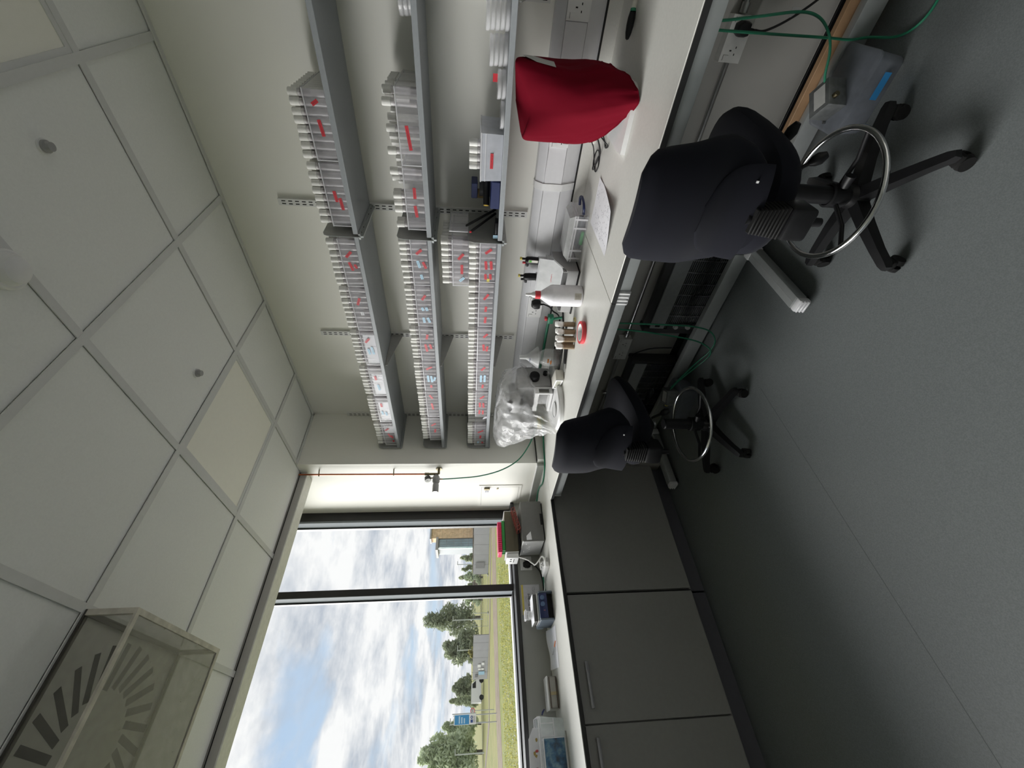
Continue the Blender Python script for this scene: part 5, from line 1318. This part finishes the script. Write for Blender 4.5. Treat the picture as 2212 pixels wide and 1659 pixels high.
# ================================================================ OUTSIDE THE WINDOW
K = 1.4
def E_(x, y, z): return (x*K, y*K, 1.447 + (z-1.447)*K)
GZ = E_(0,0,-.55)[2]
def gmat(name, c1, c2, sc, c3=None):
    m = bpy.data.materials.new(name); m.use_nodes = True; t = m.node_tree; b = t.nodes['Principled BSDF']; b.inputs['Roughness'].default_value = .95; b.inputs['Specular IOR Level'].default_value = .1
    c = t.nodes.new('ShaderNodeTexCoord'); nz = t.nodes.new('ShaderNodeTexNoise'); nz.inputs['Scale'].default_value = sc; nz.inputs['Detail'].default_value = 8; nz.inputs['Roughness'].default_value = .7
    t.links.new(c.outputs['Object'], nz.inputs['Vector']); cr = t.nodes.new('ShaderNodeValToRGB'); t.links.new(nz.outputs['Fac'], cr.inputs[0])
    cr.color_ramp.elements[0].position = .36; cr.color_ramp.elements[0].color = c1 + (1,); cr.color_ramp.elements[1].position = .62; cr.color_ramp.elements[1].color = c2 + (1,)
    t.links.new(cr.outputs[0], b.inputs['Base Color']); MATS[name] = m; return m
GA = .56
def sc_(c): return tuple(v*GA for v in c)
def lmat(name, c1, c2):
    m = gmat(name, tuple(v*.82 for v in c1), tuple(v*.82 for v in c2), .8); t = m.node_tree; o = t.nodes['Material Output']; b = t.nodes['Principled BSDF']
    tl = t.nodes.new('ShaderNodeBsdfTranslucent'); mx_ = t.nodes.new('ShaderNodeMixShader'); mx_.inputs[0].default_value = .45
    t.links.new(b.inputs['Base Color'].links[0].from_socket, tl.inputs[0])
    t.links.new(b.outputs[0], mx_.inputs[1]); t.links.new(tl.outputs[0], mx_.inputs[2]); t.links.new(mx_.outputs[0], o.inputs[0])
    return m
g1 = gmat('lawn_near', sc_((.26,.32,.07)), sc_((.48,.47,.16)), .9)
g2 = gmat('lawn_far', sc_((.34,.36,.12)), sc_((.50,.46,.19)), .5)
g3 = gmat('bare_earth', sc_((.34,.26,.19)), sc_((.46,.38,.28)), 1.2)
g4 = gmat('path_grit', sc_((.36,.29,.25)), sc_((.44,.37,.32)), 2)
put('ground_lawn', MB().box(-160, 220, 3.75, 300, GZ-.3, GZ), g2, kind='structure')
put('ground_near_grass', MB().prism([(-60,3.8),(80,3.8),(40,38.5),(13.5,42.5),(6,43.5),(-4,41),(-60,40)], GZ, GZ+.02), g1, kind='structure')
put('ground_bare_strip', MB().prism([(40,38.5),(13.5,42.5),(6,43.5),(-4,41),(-60,40),(-60,46),(-4,46.5),(4.2,49.2),(13.2,49.8),(40,44)], GZ, GZ+.03), g3, kind='structure')
put('ground_path', MB().prism([(26,48),(15.5,57),(9,63.5),(5.3,64.5),(.9,80),(-8,110),(-10,110),(-.2,80),(4.2,63.3),(8.4,62),(14.6,55.5),(25,46.8)], GZ, GZ+.035), g4, kind='structure')

# grass tufts and pale flower heads in the meadow nearest the window
rn = random.Random(21); mb = MB(); fl = MB()
for k in range(5200):
    y = 24 + 15*rn.random()**1.2; x = rn.uniform(-.03, .36)*y
    h = rn.uniform(.05,.16); a = rn.uniform(0,PI); w = rn.uniform(.03,.08); dx_, dy_ = math.cos(a)*w, math.sin(a)*w
    lx = rn.uniform(-.08,.08)
    mb.add([(x-dx_,y-dy_,GZ),(x+dx_,y+dy_,GZ),(x+lx,y+lx,GZ+h)], [(0,1,2)])
    if k % 26 == 0: fl.cyl((x,y,GZ+h),(x,y,GZ+h+.03),.035,n=5)
tu = put('meadow_grass', mb, lmat('tuft', (.34,.36,.10), (.56,.52,.20)), label='rough green and straw meadow grass outside the window', cat='grass', kind='stuff')
put('flower_heads', fl, M_white, label='scattered pale flower heads in the meadow grass', cat='flowers', kind='stuff')

# ---- hoardings
hm = mat('hoarding_grey', (.36,.36,.375), .7, var=.05, scale=1.5)
hs = mat('hoarding_seam', (.22,.22,.23), .7)
def hoarding(a, b, n, h, lab):
    A = Vector(E_(a[0],a[1],-.55)); B = Vector(E_(b[0],b[1],-.55)); d = (B-A); u = d.normalized(); nn = Vector((u.y,-u.x,0))
    t = thing('site_hoarding', (A+B)/2, lab, 'hoarding', 'grey site hoardings')
    for k in range(n):
        p = A + d*k/n; q = A + d*(k+1)/n - u*.03
        off = nn*(.01 if k % 2 else 0)
        v = [p-off, q-off, q-off+nn*.03, p-off+nn*.03]
        mb = MB(); mb.add([x+Vector((0,0,.02)) for x in v]+[x+Vector((0,0,h+.02*(k%2))) for x in v], [(3,2,1,0),(4,5,6,7),(0,1,5,4),(1,2,6,5),(2,3,7,6),(3,0,4,7)])
        put('panel', mb, hm, t)
    for k in range(n+1):
        p = A + d*k/n + nn*.06
        put('post', MB().cyl(p, p+Vector((0,0,h+.1)), .03, n=8), hs, t)
    return t, A, u, nn
h1_, A1, u1, n1_ = hoarding((18.6,33.9),(14.24,42.2), 8, 2.05, 'long grey site hoarding nearest the stone building')
t2, A2, u2, n2_ = hoarding((9.25,43.05),(6.63,48.0), 6, 1.98, 'grey site hoarding with white and blue notices')
fw = -n2_ if n2_.y > 0 else n2_
def notice(u0, z0, w, h, m, nm='notice_sheet'):
    o = A2 + u2*u0 + (fw*.06 if True else 0)
    q = [o, o+u2*w, o+u2*w+Vector((0,0,h)), o+Vector((0,0,h))]
    mb = MB(); mb.add([x+Vector((0,0,z0)) for x in q]+[x+Vector((0,0,z0))+fw*.01 for x in q], [(0,1,2,3),(7,6,5,4),(0,4,5,1),(1,5,6,2),(2,6,7,3),(3,7,4,0)])
    put(nm, mb, m, t2)
L2 = (Vector(E_(6.63,48.0,0))-Vector(E_(9.25,43.05,0))).length
notice(L2*.64, .95, .55, .42, M_white); notice(L2*.60, .50, .45, .36, M_white); notice(L2*.73, .95, .30, .34, M_white); notice(L2*.73,.55,.30,.34,M_white)
notice(L2*.80, .45, .62, .78, mat('notice_blue',(.30,.50,.66),.6)); notice(L2*.87, 1.30, .50, .38, mat('notice_grey',(.12,.12,.13),.6))
o = A1 + u1*((Vector(E_(14.24,42.2,0))-Vector(E_(18.6,33.9,0))).length*.84); f1 = -n1_ if n1_.y > 0 else n1_
mb = MB(); q = [o+f1*.06+Vector((0,0,.55)), o+f1*.06+u1*1.0+Vector((0,0,.55)), o+f1*.06+u1*1.0+Vector((0,0,1.75)), o+f1*.06+Vector((0,0,1.75))]
put('patch_board', mb.add(q+[p+f1*.01 for p in q], [(0,1,2,3),(7,6,5,4),(0,4,5,1),(1,5,6,2),(2,6,7,3),(3,7,4,0)]), hs, h1_)

# ---- wire fence panels
fm_ = mat('galvanised', (.40,.42,.43), .5, metal=.3)
def mesh_panel(a, b, lab):
    A = Vector(E_(a[0],a[1],-.55)); B = Vector(E_(b[0],b[1],-.55)); Z_ = Vector((0,0,1))
    t = thing('wire_fence_panel', (A+B)/2, lab, 'fence panel', 'wire fence panels')
    put('frame', MB().tube([A+Z_*.1, B+Z_*.1, B+Z_*2.0, A+Z_*2.0], .028, 6, closed=True), fm_, t)
    mb = MB(); n = int((B-A).length/.22)
    for k in range(1,n): mb.tube([A.lerp(B,k/n)+Z_*.1, A.lerp(B,k/n)+Z_*2.0], .006, 4)
    for k in range(1,7): mb.tube([A+Z_*(.1+.27*k), B+Z_*(.1+.27*k)], .008, 4)
    put('mesh_wires', mb, fm_, t, kind='stuff')
    put('foot_block', MB().box(A.x-.12,A.x+.12,A.y-.3,A.y+.3,GZ,GZ+.12), hs, t)
mesh_panel((14.2,42.3),(12.6,42.9),'wire fence panel right beside the long hoarding')
mesh_panel((12.5,42.9),(11.2,43.5),'wire fence panel seen through the window mullion gap')
mesh_panel((11.15,43.5),(10.15,43.9),'wire fence panel nearest the hoarding with notices')

# ---- trees
def leaves(mb, c, r, n, s, rn, flat=.8):
    for k in range(n):
        d = Vector((rn.gauss(0,1),rn.gauss(0,1),rn.gauss(0,1))).normalized()*rn.random()**.35
        p = Vector((c[0]+d.x*r[0], c[1]+d.y*r[1], c[2]+d.z*r[2]))
        u = Vector((rn.gauss(0,1),rn.gauss(0,1),rn.gauss(0,1)*flat)).normalized(); w = u.orthogonal().normalized()
        a = s*rn.uniform(.6,1.3); b = a*.5
        mb.add([p-u*a, p+w*b, p+u*a, p-w*b], [(0,1,2,3)])
def tree(x, y, zt, hw, blobs, n, s, m, lab, seed, name='tree'):
    rn = random.Random(seed)
    bx, by_ = x*K, y*K; top = 1.447+(zt-1.447)*K; H = top-GZ; W = hw*K
    t = thing(name, (bx,by_,GZ), lab, 'tree', 'trees beyond the meadow')
    put('trunk', MB().tube([(bx,by_,GZ),(bx+.1,by_,GZ+H*.3),(bx-.05,by_,GZ+H*.75)], [W*.07+.06,W*.05+.05,.04], 8), mat('bark',(.10,.085,.07),.9), t)
    mb = MB()
    for k in range(blobs):
        a = rn.uniform(0,2*PI); f_ = (k+.5)/blobs
        zc = GZ + H*(.16 + .74*f_); rad = W*(1-.62*f_**1.5)
        q = rn.random()**.5*rad*.72
        leaves(mb, (bx+math.cos(a)*q, by_+math.sin(a)*q, zc), (rad*.48, rad*.48, H*.11), n//blobs, s, rn)
    put('crown', mb, m, t)
    br = MB()
    for k in range(7):
        a = rn.uniform(0,2*PI); z0 = GZ+H*rn.uniform(.25,.7); br.tube([(bx,by_,z0),(bx+math.cos(a)*W*.35,by_+math.sin(a)*W*.35,z0+H*.10),(bx+math.cos(a)*W*.6,by_+math.sin(a)*W*.6,z0+H*.14)], [.06,.04,.02], 5)
    put('branches', br, mat('bark',(.10,.085,.07),.9), t)
Ld = lmat('leaf_dark',(.26,.31,.20),(.56,.61,.42)); Lm = lmat('leaf_mid',(.34,.40,.25),(.64,.70,.46)); Lp = lmat('leaf_pale',(.44,.52,.34),(.84,.92,.66)); Ly = lmat('leaf_yellow',(.34,.32,.09),(.52,.48,.20))
tree(17.4,70,8.2,2.6,30,3600,.36,Ld,'tall open dark tree rising beside the window mullion',1)
tree(13.0,68,4.9,2.7,26,4600,.34,Ld,'broad dark tree behind the hoarding with notices',2)
tree(9.2,72,3.5,2.2,18,3400,.30,Ld,'low dark tree behind the white van',3)
tree(6.9,66,3.7,1.1,14,1500,.26,Lm,'slim tree standing behind the speed limit sign',4)
tree(2.0,66,7.0,2.9,40,7000,.36,Lp,'large pale green tree at the picture edge behind the meadow',5)
tree(4.9,70,4.6,1.3,18,3000,.32,Lp,'pale green tree right beside the blue sign',6)
tree(-5.2,66,5.6,2.2,22,3200,.36,Lp,'pale green tree outside the picture edge',7)
tree(17.0,60,1.9,1.2,10,1100,.24,Lp,'pale bush behind the wire fence panels',8,'bush')
tree(19.2,58,2.0,1.3,10,1100,.24,Lp,'pale bush behind the long hoarding end',9,'bush')
tree(9.6,53,1.35,1.0,8,900,.18,Ly,'yellow-green shrub peeping over the hoarding with notices',10,'shrub')
for i, (x, w, h) in enumerate(((26.3,.85,2.8),(24.7,.7,2.6),(23.2,.7,3.0),(21.8,.7,2.5))):
    tree(x,70,h,w,10,800,.32,Lm,f'{ORD[i+1]} roadside tree away from the stone building',30+i)

# ---- stone building with a glazed corner
b0 = E_(29.7,70,-.55); b1 = E_(41,71.8,7.65)
t = thing('stone_building', (b0[0]+6,b0[1]+5,GZ), 'tan stone building with a pale glazed corner bay', 'building')
st = mat('sandstone',(.72,.52,.32),.85,var=.20,scale=1.2)
put('core', MB().box(b0[0]+.1, b1[0], b0[1]+.1, b1[1], GZ, b1[2]), st, t)
rn = random.Random(5); mb = MB(); z = GZ
while z < b1[2]-.2:
    hgt = rn.choice((.35,.5,.65)); x = b0[0]
    while x < b1[0]:
        w = rn.uniform(.5,1.5); o = rn.uniform(0,.05)
        mb.box(x+.015, min(x+w,b1[0])-.015, b0[1]-o, b0[1]+.12, z+.015, min(z+hgt,b1[2])-.015); x += w
    z += hgt
put('stone_courses', mb, st, t, kind='stuff')
put('roof_cap', MB().box(b0[0]-.25, b1[0], b0[1]-.4, b1[1], b1[2], b1[2]+.35), mat('roof_grey',(.34,.33,.32),.6), t)
g0 = E_(27.95,70,-.55); gz = E_(0,70,6.45)[2]
gl = mat('bay_glass',(.22,.30,.34),.12,var=.2,scale=.6); fr_ = mat('bay_frame',(.20,.23,.25),.5); fin = mat('glass_fin',(.50,.66,.66),.2)
for c_i in range(3):
    for r_i in range(5):
        x0 = g0[0]+.5+c_i*.62; z0 = GZ+1.0+r_i*(gz-GZ-1.2)/5; hh = (gz-GZ-1.2)/5
        w_ = put('window', MB().box(x0, x0+.62, b0[1]+.35, b0[1]+.42, z0, z0+hh), fr_, t)
        put('pane', MB().box(x0+.05, x0+.57, b0[1]+.33, b0[1]+.36, z0+.06, z0+hh-.06), gl, w_)
for k in range(4): put('glass_fin', MB().box(g0[0]+.02+.12*k, g0[0]+.05+.12*k, b0[1]+.1, b0[1]+.5, GZ, gz-.1), fin, t)
put('bay_roof', MB().box(g0[0]-.3, b0[0]+.3, b0[1]-.1, b0[1]+5, gz, gz+.55), mat('roof_grey',(.34,.33,.32),.6), t)
put('bay_core', MB().box(g0[0]+.5, b0[0]+.2, b0[1]+.45, b0[1]+5, GZ, gz), fr_, t)
w0 = E_(20,66,-.55); w1 = E_(40,66,.62)
t = thing('boundary_wall', ((w0[0]+w1[0])/2, w0[1], GZ), 'low buff stone boundary wall with coping in front of the stone building', 'wall')
put('coping', MB().box(w0[0], w1[0], w0[1]-.25, w0[1]+.35, w1[2], w1[2]+.15), g4, t)
mb = MB(); z = GZ; rn = random.Random(14)
while z < w1[2]-.1:
    x = w0[0]
    while x < w1[0]:
        w = rn.uniform(.5,1.1); mb.box(x+.012, min(x+w,w1[0])-.012, w0[1]+rn.uniform(-.03,.02), w0[1]+.2, z+.012, min(z+.28,w1[2])-.012); x += w
    z += .28
put('stone_courses', mb, g4, t, kind='stuff')
for i in range(3):
    x = 29.5+4.4*i; yv = 68*K; zb = GZ
    t = thing('parked_car', (x+1,yv,zb), f'{ORD[i+1]} parked dark car away from the glazed bay, behind the boundary wall', 'car', 'parked cars')
    prof = [(x-1.9,zb+.35),(x+1.9,zb+.35),(x+1.95,zb+.85),(x+1.1,zb+.95),(x+.6,zb+1.45),(x-1.0,zb+1.45),(x-1.6,zb+.95),(x-1.95,zb+.85)]
    put('body', MB().prism(prof, yv-.8, yv+.8, 'y'), mat('car_dark' if i != 2 else 'car_white', (.05,.055,.06) if i != 2 else (.6,.6,.6), .3), t)
    put('side_glass', MB().prism([(x+.95,zb+.97),(x+.52,zb+1.38),(x-.9,zb+1.38),(x-1.35,zb+.97)], yv-.82, yv-.80, 'y'), M_slot, t)
    for s in (-1.2,1.2): put('wheel', MB().cyl((x+s,yv-.84,zb+.33),(x+s,yv-.6,zb+.33),.33,n=16), M_rubber, t)

# ---- white van behind the grass bank
vx, vy = 7.3*K, 60*K
t = thing('white_van', (vx,vy,GZ), 'white van parked beyond the meadow behind the speed limit sign', 'van')
prof = [(vx-1.75,GZ+.4),(vx+1.7,GZ+.4),(vx+1.75,GZ+1.0),(vx+1.3,GZ+1.2),(vx+.75,GZ+1.95),(vx-1.7,GZ+2.0)]
put('body', MB().prism(prof, vy-.9, vy+.9, 'y'), M_white, t)
put('windscreen_side', MB().prism([(vx+1.15,GZ+1.25),(vx+.70,GZ+1.80),(vx+.15,GZ+1.80),(vx+.15,GZ+1.25)], vy-.92, vy-.90, 'y'), M_slot, t)
for s in (-1.1,1.15): put('wheel', MB().cyl((vx+s,vy-.94,GZ+.36),(vx+s,vy-.7,GZ+.36),.36,n=16), M_rubber, t)

# ---- blue sign on two posts, speed limit sign, lamp posts
sx0, sx1, sy = 2.40*K, 2.92*K, 34.27*K
z0 = E_(0,0,.80)[2]; z1 = E_(0,0,2.22)[2]
t = thing('blue_sign', ((sx0+sx1)/2, sy, GZ), 'blue and white information sign on two posts in the meadow', 'sign')
put('board', MB().box(sx0, sx1, sy, sy+.04, z0, z1), M_white, t)
sb_ = mat('sign_blue',(.03,.27,.58),.5); sd_ = mat('sign_navy',(.02,.06,.25),.5)
put('blue_field', MB().box(sx0+.03, sx1-.03, sy-.01, sy, z0+.62, z1-.08), sb_, t)
for k in range(3): put('text_line', MB().box(sx0+.10, sx1-.10-.08*k, sy-.016, sy-.01, z1-.55-.22*k, z1-.45-.22*k), mat('sign_pale',(.55,.72,.85),.5), t)
put('logo', MB().box(sx0+.12, sx0+.34, sy-.012, sy, z0+.28, z0+.50), sd_, t); put('logo', MB().torus((sx0+.50,sy-.006,z0+.39), .085, .03, 20, 6, axis='y'), sd_, t)
for s in (0,1,2): put('small_line', MB().box(sx0+.12, sx1-.14, sy-.012, sy, z0+.10+.05*s, z0+.125+.05*s), M_midg, t)
for x in (sx0+.08, sx1-.06): put('post', MB().cyl((x,sy+.08,GZ),(x,sy+.08,z1+.05),.04,n=10), fm_, t)
put('side_rail', MB().box(sx1+.02, sx1+.10, sy+.02, sy+.06, z0, z1+.15), fm_, t)
px, py, pz = 3.40*K, 37.8*K, E_(0,0,.98)[2]
t = thing('speed_sign', (px,py,GZ), 'round red-rimmed speed limit sign reading 15 on a thin post', 'sign')
put('disc', MB().cyl((px,py,pz),(px,py+.03,pz),.23,n=28), M_white, t)
put('red_rim', MB().torus((px,py-.005,pz), .205, .032, 36, 6, axis='y'), M_red, t)
text('number', '15', .26, M_ink, t, frame_to((px,py-.008,pz), (1,0,0), (0,0,1), (0,-1,0)), .006)
put('post', MB().cyl((px,py+.06,GZ),(px,py+.06,pz+.2),.035,n=10), fm_, t)
lp = mat('lamp_post',(.50,.53,.50),.5)
for (x, y, zt, lab) in ((24.0,66.5,3.0,'pale lamp post near the glazed building bay'),(3.95,55,3.0,'pale lamp post rising above the speed limit sign'),(10.6,56,2.45,'pale lamp post above the yellow-green shrub'),(1.75,60,2.5,'pale lamp post in front of the large pale tree'),(14.7,60,3.2,'pale lamp post beside the window mullion')):
    X_, Y_, _z = E_(x,y,0); zt_ = 1.447+(zt-1.447)*K
    t = thing('lamp_post', (X_,Y_,GZ), lab, 'lamp post', 'lamp posts outside')
    put('pole', MB().cyl((X_,Y_,GZ),(X_,Y_,zt_),.10,.07,10), lp, t)
    put('lamp_head', MB().rbox(X_-.1,X_+.7,Y_-.12,Y_+.12,zt_,zt_+.12,.03,1), lp, t)
